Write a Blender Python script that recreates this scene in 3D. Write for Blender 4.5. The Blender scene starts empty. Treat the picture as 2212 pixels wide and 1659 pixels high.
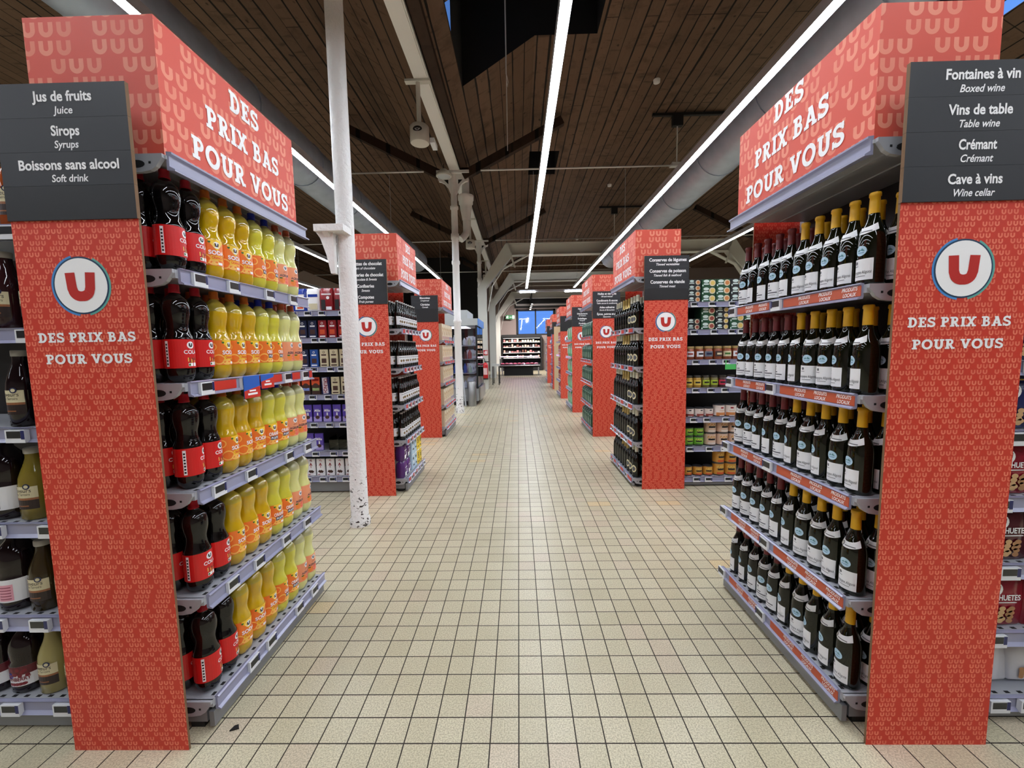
import bpy, math, random
from mathutils import Matrix, Vector
random.seed(7)
PI = math.pi
SC = bpy.context.scene
COL = SC.collection

# ---------------------------------------------------------------- camera
CAM_H = 1.363
_p, _y, _r = (math.radians(v) for v in (5.06, -0.973, 0.997))
fwd = Vector((math.sin(_y)*math.cos(_p), math.cos(_y)*math.cos(_p), -math.sin(_p)))
right = Vector((math.cos(_y), -math.sin(_y), 0))
down = -right.cross(fwd)
r2 = math.cos(_r)*right + math.sin(_r)*down
d2 = -math.sin(_r)*right + math.cos(_r)*down
cam_d = bpy.data.cameras.new('camera')
cam_d.sensor_fit = 'HORIZONTAL'
cam_d.sensor_width = 36.0
cam_d.lens = 36.0*877.8/2212.0
cam_d.clip_start = 0.02
cam = bpy.data.objects.new('camera', cam_d)
COL.objects.link(cam)
M = Matrix((r2, -d2, -fwd)).transposed().to_4x4()
M.translation = Vector((0, 0, CAM_H))
cam.matrix_world = M
SC.camera = cam

# ---------------------------------------------------------------- world, exposure
W = bpy.data.worlds.new('dusk_sky')
SC.world = W
W.use_nodes = True
bg = W.node_tree.nodes['Background']
bg.inputs[0].default_value = (0.14, 0.34, 0.86, 1)
bg.inputs[1].default_value = 1.0
SC.view_settings.view_transform = 'Standard'
SC.view_settings.look = 'None'
SC.view_settings.gamma = 1.0
SC.view_settings.use_curve_mapping = False
SC.view_settings.exposure = 0.22
SC.cycles.use_denoising = True
SC.cycles.max_bounces = 8
SC.cycles.diffuse_bounces = 4
SC.cycles.glossy_bounces = 4
SC.cycles.transparent_max_bounces = 12
SC.cycles.sample_clamp_indirect = 6.0
STRIP_POWER = 50.0

# ---------------------------------------------------------------- materials
def lin(c):
    out = []
    for v in c[:3]:
        v = v/255.0
        out.append(v/12.92 if v <= 0.04045 else ((v+0.055)/1.055)**2.4)
    return (*out, 1.0)

MATS = {}
def mat(name, rgb, rough=0.5, metal=0.0, spec=0.5, coat=0.0, trans=0.0, alpha=1.0, emit=0.0):
    if name in MATS:
        return MATS[name]
    m = bpy.data.materials.new(name)
    m.use_nodes = True
    b = m.node_tree.nodes['Principled BSDF']
    b.inputs['Base Color'].default_value = lin(rgb)
    b.inputs['Roughness'].default_value = rough
    b.inputs['Metallic'].default_value = metal
    b.inputs['Specular IOR Level'].default_value = spec
    b.inputs['Coat Weight'].default_value = coat
    b.inputs['Coat Roughness'].default_value = 0.04
    b.inputs['Transmission Weight'].default_value = trans
    b.inputs['Alpha'].default_value = alpha
    if emit:
        b.inputs['Emission Color'].default_value = lin(rgb)
        b.inputs['Emission Strength'].default_value = emit
    MATS[name] = m
    return m

class NT:
    """small helper to wire math nodes"""
    def __init__(s, m):
        s.m = m; s.t = m.node_tree; s.b = s.t.nodes['Principled BSDF']
    def n(s, typ, **kw):
        nd = s.t.nodes.new(typ)
        for k, v in kw.items(): setattr(nd, k, v)
        return nd
    def put(s, sock, v):
        if hasattr(v, 'is_linked') or hasattr(v, 'links'):
            s.t.links.new(v, sock)
        else:
            sock.default_value = v
    def m1(s, op, a, b=0.0, c=None):
        nd = s.n('ShaderNodeMath', operation=op)
        s.put(nd.inputs[0], a); s.put(nd.inputs[1], b)
        if c is not None: s.put(nd.inputs[2], c)
        return nd.outputs[0]
    def mix(s, f, a, b):
        nd = s.n('ShaderNodeMix', data_type='RGBA')
        s.put(nd.inputs[0], f)
        s.put(nd.inputs[6], a); s.put(nd.inputs[7], b)
        return nd.outputs[2]
    def coord(s, which='Object'):
        tc = s.n('ShaderNodeTexCoord')
        sp = s.n('ShaderNodeSeparateXYZ')
        s.t.links.new(tc.outputs[which], sp.inputs[0])
        return tc.outputs[which], sp.outputs
    def comb(s, x, y, z=0.0):
        nd = s.n('ShaderNodeCombineXYZ')
        for i, v in enumerate((x, y, z)): s.put(nd.inputs[i], v)
        return nd.outputs[0]
    def noise(s, vec, scale, detail=2.0, rough=0.5):
        nd = s.n('ShaderNodeTexNoise')
        s.put(nd.inputs['Vector'], vec)
        nd.inputs['Scale'].default_value = scale
        nd.inputs['Detail'].default_value = detail
        nd.inputs['Roughness'].default_value = rough
        return nd.outputs[0]
    def white(s, vec):
        nd = s.n('ShaderNodeTexWhiteNoise', noise_dimensions='3D')
        s.put(nd.inputs['Vector'], vec)
        return nd.outputs[0]
    def ramp(s, f, lo, hi):
        nd = s.n('ShaderNodeMapRange')
        s.put(nd.inputs[0], f)
        nd.inputs[1].default_value = lo; nd.inputs[2].default_value = hi
        return nd.outputs[0]
    def bump(s, h, strength=0.3, dist=0.002):
        nd = s.n('ShaderNodeBump')
        nd.inputs['Strength'].default_value = strength
        nd.inputs['Distance'].default_value = dist
        s.put(nd.inputs['Height'], h)
        s.t.links.new(nd.outputs[0], s.b.inputs['Normal'])

def u_print(name, base, ink, cw, ch, rough=0.55, fade=0.5):
    """red board printed with staggered triplets of pale U letters; UV is in metres"""
    m = mat(name, base, rough)
    k = NT(m)
    _, uv = k.coord('UV')
    x = k.m1('DIVIDE', uv[0], cw); y = k.m1('DIVIDE', uv[1], ch)
    row = k.m1('FLOOR', y)
    fy = k.m1('SUBTRACT', k.m1('SUBTRACT', y, row), 0.5)
    shift = k.m1('MULTIPLY', k.white(k.comb(row, 3.0, 1.0)), 4.0)
    x2 = k.m1('ADD', x, k.m1('ADD', shift, 400.0))
    i = k.m1('FLOOR', x2)
    fx = k.m1('SUBTRACT', k.m1('SUBTRACT', x2, i), 0.5)
    vis = k.m1('LESS_THAN', k.m1('MODULO', i, 4.0), 2.5)
    py = k.m1('ADD', fy, 0.06)
    lowy = k.m1('MINIMUM', py, 0.0)
    d = k.m1('SQRT', k.m1('ADD', k.m1('MULTIPLY', fx, fx), k.m1('MULTIPLY', lowy, lowy)))
    ring = k.m1('LESS_THAN', k.m1('ABSOLUTE', k.m1('SUBTRACT', d, 0.265)), 0.13)
    top = k.m1('LESS_THAN', py, 0.42)
    a = k.m1('MULTIPLY', k.m1('MULTIPLY', vis, ring), top)
    h = k.white(k.comb(k.m1('FLOOR', k.m1('DIVIDE', i, 1.0)), row, 7.0))
    a = k.m1('MULTIPLY', a, k.m1('ADD', 1.0-fade, k.m1('MULTIPLY', h, fade)))
    k.t.links.new(k.mix(a, lin(base), lin(ink)), k.b.inputs['Base Color'])
    return m

RED_SMALL = u_print('printed_red_board_small', (203, 54, 34), (233, 124, 96), 0.0182, 0.0172, fade=0.35)
RED_BIG = u_print('printed_red_board_large', (216, 80, 59), (236, 142, 116), 0.058, 0.055, fade=0.35)  # header red made paler to carry the strip light on the boxes
BLACKBOARD = mat('sign_charcoal', (36, 38, 42), 0.5)
BLACKBOARD2 = mat('sign_charcoal_blank', (26, 27, 29), 0.5)
CARD = mat('brown_card_edge', (120, 92, 66), 0.8)
WHITE = mat('white_print', (250, 250, 250), 0.5)
INKRED = mat('logo_red', (190, 38, 30), 0.5)
NAVY = mat('logo_navy', (22, 62, 92), 0.5)
SKYB = mat('logo_blue', (70, 140, 205), 0.5)
TEAL = mat('logo_teal', (96, 168, 158), 0.5)
BLACK = mat('black_ink', (22, 20, 22), 0.5)
METAL = mat('shelf_grey_metal', (176, 178, 184), 0.38, 0.15)
METAL_D = mat('shelf_dark_metal', (34, 34, 36), 0.5, 0.2)
KICK = mat('kick_plate_grey', (132, 133, 137), 0.42, 0.3)
RAIL = mat('lilac_plastic_rail', (150, 151, 176), 0.25, 0.0, 0.5)
RAIL_CLEAR = mat('clear_plastic_lip', (205, 205, 225), 0.12)
STRIP_O = mat('orange_strip', (190, 84, 52), 0.45)
STRIP_R = mat('red_strip', (205, 50, 36), 0.4)
STRIP_B = mat('blue_card', (36, 96, 190), 0.4)
STRIP_G = mat('green_card', (80, 190, 100), 0.4)
TAG_B = mat('tag_screen', (36, 38, 40), 0.25)
TAG_W = mat('tag_white', (226, 228, 232), 0.35)
TAG_N = mat('tag_navy', (28, 34, 92), 0.35)
HOLE = mat('dark_hole', (12, 12, 13), 0.8)
RUBBER = mat('black_rubber', (20, 20, 20), 0.6)
WHITE_PAINT = mat('white_gloss_paint', (222, 222, 220), 0.3)
GREY_STEEL = mat('grey_painted_steel', (200, 200, 192), 0.5)
BLACK_MATT = mat('matt_black', (14, 14, 15), 0.7)
STEEL = mat('brushed_steel', (170, 170, 170), 0.3, 0.9)
def glassy(name, tint, gloss=0.12):
    m = bpy.data.materials.new(name); m.use_nodes = True
    t = m.node_tree; t.nodes.clear()
    o = t.nodes.new('ShaderNodeOutputMaterial')
    tr = t.nodes.new('ShaderNodeBsdfTransparent'); tr.inputs[0].default_value = (*lin(tint)[:3], 1)
    gl = t.nodes.new('ShaderNodeBsdfGlossy'); gl.inputs['Roughness'].default_value = 0.03
    fr = t.nodes.new('ShaderNodeFresnel'); fr.inputs[0].default_value = 1.45
    mx = t.nodes.new('ShaderNodeMixShader')
    t.links.new(fr.outputs[0], mx.inputs[0]); t.links.new(tr.outputs[0], mx.inputs[1]); t.links.new(gl.outputs[0], mx.inputs[2])
    t.links.new(mx.outputs[0], o.inputs[0])
    MATS[name] = m
    return m
CLEAR = glassy('clear_plastic', (225, 225, 215))
PANE = glassy('window_glass', (245, 248, 255))

def floor_mat():
    m = mat('cream_floor_tiles', (205, 195, 165), 0.38, 0, 0.4)
    k = NT(m)
    vec, o = k.coord('Object')
    gx = k.m1('MULTIPLY', k.m1('ADD', o[0], 100.0198), 10.0)
    gy = k.m1('MULTIPLY', k.m1('ADD', o[1], 98.7094), 10.0)
    ix = k.m1('FLOOR', gx); iy = k.m1('FLOOR', gy)
    fx = k.m1('ABSOLUTE', k.m1('SUBTRACT', k.m1('SUBTRACT', gx, ix), 0.5))
    fy = k.m1('ABSOLUTE', k.m1('SUBTRACT', k.m1('SUBTRACT', gy, iy), 0.5))
    g = k.m1('GREATER_THAN', k.m1('MAXIMUM', fx, fy), 0.478)
    cell = k.white(k.comb(ix, iy, 0.0)); cell2 = k.white(k.comb(ix, iy, 5.0))
    c = k.mix(cell, lin((200, 191, 160)), lin((214, 205, 176)))
    yel = k.m1('GREATER_THAN', k.white(k.comb(k.m1('FLOOR', k.m1('MULTIPLY', ix, 0.5)), iy, 9.0)), 0.982)
    c = k.mix(k.m1('MULTIPLY', yel, 0.75), c, lin((226, 200, 148)))
    pink = k.m1('GREATER_THAN', cell2, 0.93)
    c = k.mix(k.m1('MULTIPLY', pink, 0.35), c, lin((214, 190, 172)))
    sp = k.ramp(k.noise(vec, 190.0, 2.0), 0.38, 0.60)
    c = k.mix(k.m1('MULTIPLY', k.m1('SUBTRACT', 1.0, sp), 0.50), c, lin((128, 118, 98)))
    dirt = k.ramp(k.noise(vec, 1.3, 4.0, 0.6), 0.50, 0.75)
    c = k.mix(k.m1('MULTIPLY', dirt, 0.30), c, lin((150, 138, 112)))
    c = k.mix(g, c, lin((46, 38, 30)))
    k.t.links.new(c, k.b.inputs['Base Color'])
    k.t.links.new(k.m1('ADD', 0.34, k.m1('MULTIPLY', g, 0.4)), k.b.inputs['Roughness'])
    return m

def board_mat(name, ca, cb, gap, w=0.19, axis=0):
    m = mat(name, ca, 0.75, 0, 0.25)
    k = NT(m)
    vec, o = k.coord('Object')
    along = o[1 - axis]
    u = k.m1('DIVIDE', k.m1('ADD', o[axis], 50.0), w)
    i = k.m1('FLOOR', u)
    f = k.m1('SUBTRACT', u, i)
    r = k.white(k.comb(i, 2.0, 0.0))
    jy = k.m1('DIVIDE', k.m1('ADD', along, k.m1('ADD', 60.0, k.m1('MULTIPLY', k.m1('FLOOR', k.m1('MULTIPLY', r, 3.0)), 2.1))), 6.4)
    j = k.m1('FLOOR', jy)
    jf = k.m1('SUBTRACT', jy, j)
    r2_ = k.white(k.comb(i, j, 4.0))
    gw = k.m1('ADD', 0.05, k.m1('MULTIPLY', k.white(k.comb(i, 8.0, 1.0)), 0.12))
    wob = k.noise(k.comb(k.m1('MULTIPLY', i, 5.3), k.m1('MULTIPLY', along, 1.3), 2.0), 1.0, 3.0)
    g1 = k.m1('LESS_THAN', f, k.m1('MULTIPLY', gw, k.m1('MULTIPLY', wob, 2.1)))
    g2 = k.m1('MULTIPLY', k.m1('LESS_THAN', jf, 0.0022), 0.8)
    gp = k.m1('MAXIMUM', g1, g2)
    grain = k.noise(k.comb(k.m1('MULTIPLY', o[axis], 30.0), k.m1('MULTIPLY', along, 1.5), k.m1('MULTIPLY', i, 3.1)), 1.0, 4.0)
    c = k.mix(k.m1('MULTIPLY', k.m1('ADD', r2_, grain), 0.5), lin(ca), lin(cb))
    blot = k.ramp(k.noise(vec, 3.2, 4.0, 0.65), 0.52, 0.72)
    c = k.mix(k.m1('MULTIPLY', blot, 0.55), c, lin(gap))
    tick = k.ramp(k.noise(k.comb(k.m1('MULTIPLY', o[axis], 2.5), k.m1('MULTIPLY', along, 11.0), k.m1('MULTIPLY', i, 2.7)), 1.0, 3.0), 0.60, 0.72)
    c = k.mix(k.m1('MULTIPLY', tick, 0.55), c, lin(gap))
    knot = k.ramp(k.noise(k.comb(k.m1('MULTIPLY', o[axis], 9.0), k.m1('MULTIPLY', along, 7.0), i), 1.0, 1.0), 0.70, 0.76)
    c = k.mix(k.m1('MULTIPLY', knot, 0.8), c, lin(gap))
    c = k.mix(gp, c, lin((18, 12, 9)))
    k.t.links.new(c, k.b.inputs['Base Color'])
    return m

def paint_mat():
    m = mat('chipped_white_paint', (226, 226, 222), 0.35, 0, 0.5)
    k = NT(m)
    vec, o = k.coord('Object')
    low = k.m1('SUBTRACT', 1.0, k.ramp(o[2], 0.15, 1.25))
    n = k.noise(k.comb(o[0], o[1], k.m1('MULTIPLY', o[2], 1.4)), 24.0, 5.0, 0.66)
    th = k.m1('SUBTRACT', 0.86, k.m1('MULTIPLY', low, 0.285))
    chip = k.m1('GREATER_THAN', n, th)
    c = k.mix(chip, lin((238, 238, 236)), lin((48, 40, 36)))
    k.t.links.new(c, k.b.inputs['Base Color'])
    k.bump(k.noise(vec, 42.0, 4.0), 0.9, 0.010)
    return m

def duct_mat():
    m = mat('galvanised_duct', (190, 194, 200), 0.42, 0.45)
    k = NT(m)
    vec, o = k.coord('Object')
    c = k.mix(k.noise(vec, 6.0, 3.0), lin((150, 162, 182)), lin((184, 196, 214)))
    k.t.links.new(c, k.b.inputs['Base Color'])
    return m

FLOOR_M = floor_mat()
CEIL_M = board_mat('dark_stained_boards', (86, 67, 53), (112, 88, 70), (44, 32, 25))
TIMBER = board_mat('dark_timber', (46, 33, 25), (60, 44, 33), (30, 21, 16), 0.6)
COLUMN_M = paint_mat()
DUCT_M = duct_mat()
WALL_M = mat('mauve_brown_wall', (146, 130, 124), 0.7)
TUBE = mat('led_diffuser', (240, 246, 255), 0.5, emit=STRIP_POWER)
TRACK = mat('grey_track', (176, 178, 184), 0.4, 0.1)

# ---------------------------------------------------------------- mesh builder
class MB:
    def __init__(s):
        s.v = []; s.f = []; s.m = []; s.uv = []; s.sm = []
    def face(s, pts, m=0, uv=None, smooth=False):
        b = len(s.v)
        s.v.extend(tuple(p) for p in pts)
        s.f.append(tuple(range(b, b+len(pts)))); s.m.append(m); s.sm.append(smooth)
        if uv is None:
            a = Vector(pts[0]); n = Vector((0, 0, 0))
            for i in range(1, len(pts)-1):
                n += (Vector(pts[i])-a).cross(Vector(pts[i+1])-a)
            ax = max(range(3), key=lambda q: abs(n[q]))
            if ax == 0: uv = [((p[1] if n.x > 0 else -p[1]), p[2]) for p in pts]
            elif ax == 1: uv = [((p[0] if n.y < 0 else -p[0]), p[2]) for p in pts]
            else: uv = [(p[0], p[1]) for p in pts]
        s.uv.append(uv)
        return s
    def box(s, x0, x1, y0, y1, z0, z1, m=0, skip=''):
        if x0 > x1: x0, x1 = x1, x0
        if y0 > y1: y0, y1 = y1, y0
        if z0 > z1: z0, z1 = z1, z0
        F = {'-z': [(x0, y0, z0), (x0, y1, z0), (x1, y1, z0), (x1, y0, z0)], '+z': [(x0, y0, z1), (x1, y0, z1), (x1, y1, z1), (x0, y1, z1)],
             '-y': [(x0, y0, z0), (x1, y0, z0), (x1, y0, z1), (x0, y0, z1)], '+y': [(x1, y1, z0), (x0, y1, z0), (x0, y1, z1), (x1, y1, z1)],
             '-x': [(x0, y1, z0), (x0, y0, z0), (x0, y0, z1), (x0, y1, z1)], '+x': [(x1, y0, z0), (x1, y1, z0), (x1, y1, z1), (x1, y0, z1)]}
        mm = m if isinstance(m, dict) else None
        for k_, p in F.items():
            if k_ in skip.split(): continue
            s.face(p, (mm.get(k_, mm.get('', 0)) if mm else m))
        return s
    def prism(s, poly, fn, lo, hi, m=0, cap=None):
        """poly: 2-D outline (counter-clockwise); fn(a, b, t) -> xyz; extruded from t=lo to hi"""
        n = len(poly)
        A = [fn(a, b, lo) for a, b in poly]; B = [fn(a, b, hi) for a, b in poly]
        for i in range(n):
            j = (i+1) % n
            s.face([A[i], A[j], B[j], B[i]], m)
        c = m if cap is None else cap
        s.face(A[::-1], c); s.face(B, c)
        return s
    def lathe(s, prof, seg=20, mats=None, mod=None, c=(0, 0, 0), smooth=True, captop=True, capbot=True):
        """prof: (z, r) list from the bottom up; mats: material per band"""
        cx, cy, cz = c
        rings = []
        for z, r in prof:
            ring = []
            for i in range(seg):
                a = 2*PI*i/seg
                q = r*(mod(z, a) if mod else 1.0)
                ring.append((cx+q*math.cos(a), cy+q*math.sin(a), cz+z))
            rings.append(ring)
        base = len(s.v)
        for ring in rings: s.v.extend(ring)
        for b in range(len(rings)-1):
            mi = mats[b] if mats else 0
            for i in range(seg):
                j = (i+1) % seg
                s.f.append((base+b*seg+i, base+b*seg+j, base+(b+1)*seg+j, base+(b+1)*seg+i))
                s.m.append(mi); s.sm.append(smooth)
                s.uv.append([(i/seg, prof[b][0]), ((i+1)/seg, prof[b][0]), ((i+1)/seg, prof[b+1][0]), (i/seg, prof[b+1][0])])
        if capbot: s.face(rings[0][::-1], mats[0] if mats else 0)
        if captop: s.face(rings[-1], mats[-1] if mats else 0)
        return s
    def tube(s, path, r, seg=8, m=0, cap=True):
        """round bar along a polyline (own ring at each vertex)"""
        P = [Vector(p) for p in path]
        rings = []
        up = None
        for i, p in enumerate(P):
            d = (P[min(i+1, len(P)-1)] - P[max(i-1, 0)]).normalized()
            if up is None:
                up = Vector((0, 0, 1)) if abs(d.z) < 0.9 else Vector((1, 0, 0))
            a = d.cross(up).normalized(); b = a.cross(d).normalized(); up = b
            rr = r[i] if isinstance(r, (list, tuple)) else r
            rings.append([p + a*rr*math.cos(2*PI*k_/seg) + b*rr*math.sin(2*PI*k_/seg) for k_ in range(seg)])
        base = len(s.v)
        for ring in rings: s.v.extend(tuple(q) for q in ring)
        for i in range(len(rings)-1):
            for k_ in range(seg):
                j = (k_+1) % seg
                s.f.append((base+i*seg+j, base+i*seg+k_, base+(i+1)*seg+k_, base+(i+1)*seg+j))
                s.m.append(m); s.sm.append(True); s.uv.append([(0, 0), (1, 0), (1, 1), (0, 1)])
        if cap:
            s.face(rings[0], m); s.face(rings[-1][::-1], m)
        return s
    def bar(s, a, b, w, h, m=0, up=(0, 0, 1)):
        """rectangular bar from a to b"""
        a = Vector(a); b = Vector(b); d = (b-a).normalized(); u = Vector(up)
        x = d.cross(u).normalized(); u = x.cross(d).normalized()
        c = [(-w/2, -h/2), (w/2, -h/2), (w/2, h/2), (-w/2, h/2)]
        A = [a+x*p+u*q for p, q in c]; B = [b+x*p+u*q for p, q in c]
        for i in range(4):
            j = (i+1) % 4
            s.face([A[i], B[i], B[j], A[j]][::-1], m)
        s.face(A, m); s.face(B[::-1], m)
        return s
    def shape(s, vf, fn, m=0, stack=False):
        """a flat triangulated shape placed by fn(x, y) -> xyz"""
        V, F = vf
        b = len(s.v)
        P = [Vector(fn(x, y)) for x, y in V]
        if stack:                                  # strokes of one letter cross: keep their faces a hair apart
            for k_, f in enumerate(F):
                n = Vector((0, 0, 0))
                for i in range(1, len(f)-1): n += (P[f[i]]-P[f[0]]).cross(P[f[i+1]]-P[f[0]])
                if n.length > 0:
                    n.normalize()
                    for i in f: P[i] = P[i]+n*(0.000025*(k_ % 14))
        s.v.extend(tuple(p) for p in P)
        for f in F:
            s.f.append(tuple(b+i for i in f)); s.m.append(m); s.sm.append(False)
            s.uv.append([V[i] for i in f])
        return s
    def patch(s, rfn, z0, z1, t0, t1, m=0, n=14, nz=1, off=0.0006):
        """a printed patch lying on a turned surface: rfn(z) radius, z0/z1 numbers or functions of the angle"""
        f0 = z0 if callable(z0) else (lambda t: z0)
        f1 = z1 if callable(z1) else (lambda t: z1)
        for i in range(n):
            for j in range(nz):
                q = []
                for (ii, jj) in ((i, j), (i+1, j), (i+1, j+1), (i, j+1)):
                    t = t0+(t1-t0)*ii/n
                    z = f0(t)+(f1(t)-f0(t))*jj/nz
                    r = rfn(z)+off
                    q.append((r*math.cos(t), r*math.sin(t), z))
                s.face(q, m, smooth=True)
        return s
    def mesh(s, name, mats):
        me = bpy.data.meshes.new(name)
        me.from_pydata(s.v, [], s.f)
        for mt in mats: me.materials.append(mt)
        me.polygons.foreach_set('material_index', s.m)
        me.polygons.foreach_set('use_smooth', s.sm)
        ul = me.uv_layers.new(name='UVMap')
        flat = [c for f in s.uv for p in f for c in p]
        ul.data.foreach_set('uv', flat)
        me.update()
        return me
    def build(s, name, mats, parent=None, loc=(0, 0, 0), rz=0.0):
        if not isinstance(mats, (list, tuple)): mats = [mats]
        o = bpy.data.objects.new(name, s.mesh(name, mats))
        COL.objects.link(o)
        o.location = loc; o.rotation_euler = (0, 0, rz)
        if parent: o.parent = parent
        return o

def tag(o, label=None, cat=None, group=None, kind=None):
    if label: o['label'] = label
    if cat: o['category'] = cat
    if group: o['group'] = group
    if kind: o['kind'] = kind
    return o
def thing(name, label, cat, loc=(0, 0, 0), rz=0.0, group=None):
    o = bpy.data.objects.new(name, None); COL.objects.link(o)
    o.empty_display_size = 0.05
    o.location = loc; o.rotation_euler = (0, 0, rz)
    return tag(o, label, cat, group)
KIDS = {}
def kids(o):
    return KIDS.get(o.name) or list(o.children)
def copy_tree(o, parent=None):
    c = o.copy(); COL.objects.link(c)
    if parent: c.parent = parent
    for ch in list(o.children): copy_tree(ch, c)
    return c
def place(proto, used, loc, rz, label, group=None, scale=None):
    """the first call moves the model itself, later calls copy it with its parts"""
    o = proto if proto.name not in used else copy_tree(proto)
    used.add(proto.name)
    o.location = loc; o.rotation_euler = (0, 0, rz)
    if scale: o.scale = scale
    o['label'] = label
    if group: o['group'] = group
    return o
USED = set()

# ---------------------------------------------------------------- lettering
_TC = {}
def text(body, size=1.0, bold=0.0, shear=0.0, align='CENTER', width=None):
    """sans lettering as a flat shape: (verts, faces) centred on the origin in x; baseline at y=0"""
    key = (body, bold, shear)
    if key not in _TC:
        cu = bpy.data.curves.new('lettering', 'FONT')
        cu.body = body; cu.size = 1.0; cu.offset = bold; cu.shear = shear; cu.resolution_u = 3
        ob = bpy.data.objects.new('lettering', cu)
        me = bpy.data.meshes.new_from_object(ob)
        V = [(v.co.x, v.co.y) for v in me.vertices]
        F = [tuple(p.vertices) for p in me.polygons]
        bpy.data.objects.remove(ob); bpy.data.curves.remove(cu); bpy.data.meshes.remove(me)
        _TC[key] = (V, F)
    V, F = _TC[key]
    if not V: return ([], [])
    x0 = min(v[0] for v in V); x1 = max(v[0] for v in V)
    sx = size if width is None else width/(x1-x0)
    off = (x0+x1)/2 if align == 'CENTER' else x0
    return ([((x-off)*sx, y*size) for x, y in V], F)

def _stroke(P, w):
    """a thick polyline as quads"""
    P = [Vector((*p, 0)) for p in P]
    n = len(P); L = []; R = []
    for i in range(n):
        d0 = (P[i]-P[i-1]).normalized() if i else None
        d1 = (P[i+1]-P[i]).normalized() if i < n-1 else None
        d = d1 if d0 is None else d0 if d1 is None else (d0+d1).normalized()
        nrm = Vector((-d.y, d.x, 0))
        k_ = 1.0
        if d0 is not None and d1 is not None:
            k_ = 1.0/max(0.4, nrm.dot(Vector((-d1.y, d1.x, 0))))
        L.append(P[i]+nrm*w*k_/2); R.append(P[i]-nrm*w*k_/2)
    return [[(R[i].x, R[i].y), (R[i+1].x, R[i+1].y), (L[i+1].x, L[i+1].y), (L[i].x, L[i].y)] for i in range(n-1)]
def _rc(x0, y0, x1, y1): return [[(x0, y0), (x1, y0), (x1, y1), (x0, y1)]]
def _arc(cx, cy, rx, ry, a0, a1, n=12):
    return [(cx+rx*math.cos(math.radians(a0+(a1-a0)*i/n)), cy+ry*math.sin(math.radians(a0+(a1-a0)*i/n))) for i in range(n+1)]
def slab_glyphs():
    w = 0.23; t = 0.165; h = w/2
    G = {}
    stem = lambda x: _rc(x, 0, x+w, 1)
    def ser(x, y): return _rc(x-0.09, y, x+w+0.09, y+t)
    G['I'] = (0.40, stem(0.10)+ser(0.10, 0)+ser(0.10, 1-t))
    bowl = _stroke([(0.1, 1-t/2), (0.34, 1-t/2)]+_arc(0.36, 0.5, 0.30, 0.5-t/2, 90, -90)+[(0.1, t/2)], 0.20)
    G['D'] = (0.80, stem(0.10)+bowl+_rc(0, 0, 0.3, t)+_rc(0, 1-t, 0.3, 1))
    G['E'] = (0.70, stem(0.10)+_rc(0, 0, 0.66, t)+_rc(0, 1-t, 0.64, 1)+_rc(0.2, 0.43, 0.50, 0.43+t)+_rc(0.55, 0, 0.66, 0.32)+_rc(0.53, 0.70, 0.64, 1)+_rc(0.42, 0.34, 0.50, 0.67))
    G['S'] = (0.66, _stroke(_arc(0.32, 0.725, 0.22, 0.195, 15, 90)+_arc(0.32, 0.725, 0.22, 0.195, 90, 235)[1:]+_arc(0.33, 0.285, 0.23, 0.205, 55, -90)+_arc(0.33, 0.285, 0.23, 0.205, -90, -165)[1:], 0.195)+_rc(0.0, 0.0, 0.11, 0.33)+_rc(0.50, 0.68, 0.61, 1.0))
    pb = _stroke([(0.1, 1-t/2), (0.36, 1-t/2)]+_arc(0.38, 0.71, 0.20, 0.215, 90, -90)+[(0.2, 0.495)], 0.18)
    G['P'] = (0.70, stem(0.10)+pb+_rc(0, 1-t, 0.3, 1)+_rc(0, 0, 0.42, t))
    G['R'] = (0.80, stem(0.10)+pb+_rc(0, 1-t, 0.3, 1)+_rc(0, 0, 0.38, t)+_stroke([(0.38, 0.5), (0.64, 0.0)], 0.20)+_rc(0.56, 0, 0.80, t))
    G['B'] = (0.76, stem(0.10)+_stroke([(0.1, 1-t/2), (0.36, 1-t/2)]+_arc(0.38, 0.735, 0.17, 0.19, 90, -90)+[(0.2, 0.53)], 0.175)
              + _stroke([(0.2, 0.53), (0.38, 0.53)]+_arc(0.40, 0.30, 0.21, 0.225, 90, -90)+[(0.1, t/2)], 0.175)+_rc(0, 0, 0.3, t)+_rc(0, 1-t, 0.3, 1))
    G['X'] = (0.84, _stroke([(0.16, 0.03), (0.66, 0.97)], 0.20)+_stroke([(0.66, 0.03), (0.16, 0.97)], 0.20)+_rc(0, 0, 0.34, t)+_rc(0.48, 0, 0.82, t)+_rc(0, 1-t, 0.34, 1)+_rc(0.48, 1-t, 0.82, 1))
    G['A'] = (0.86, _stroke([(0.16, 0.03), (0.42, 0.95)], 0.19)+_stroke([(0.70, 0.03), (0.44, 0.95)], 0.21)+_rc(0.26, 0.24, 0.60, 0.38)+_rc(0, 0, 0.34, t)+_rc(0.52, 0, 0.86, t)+_rc(0.24, 1-t, 0.52, 1))
    G['O'] = (0.90, _stroke(_arc(0.44, 0.5, 0.34, 0.42, 90, 450, 26), 0.215))
    G['U'] = (0.84, _stroke([(0.20, 1), (0.20, 0.40)]+_arc(0.42, 0.36, 0.22, 0.27, 180, 360)+[(0.64, 0.40), (0.64, 1)], 0.215)+_rc(0, 1-t, 0.38, 1)+_rc(0.48, 1-t, 0.84, 1))
    G['V'] = (0.84, _stroke([(0.15, 0.98), (0.42, 0.05)], 0.20)+_stroke([(0.69, 0.98), (0.42, 0.05)], 0.20)+_rc(0, 1-t, 0.36, 1)+_rc(0.50, 1-t, 0.84, 1))
    return G
SLAB = slab_glyphs()
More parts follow.
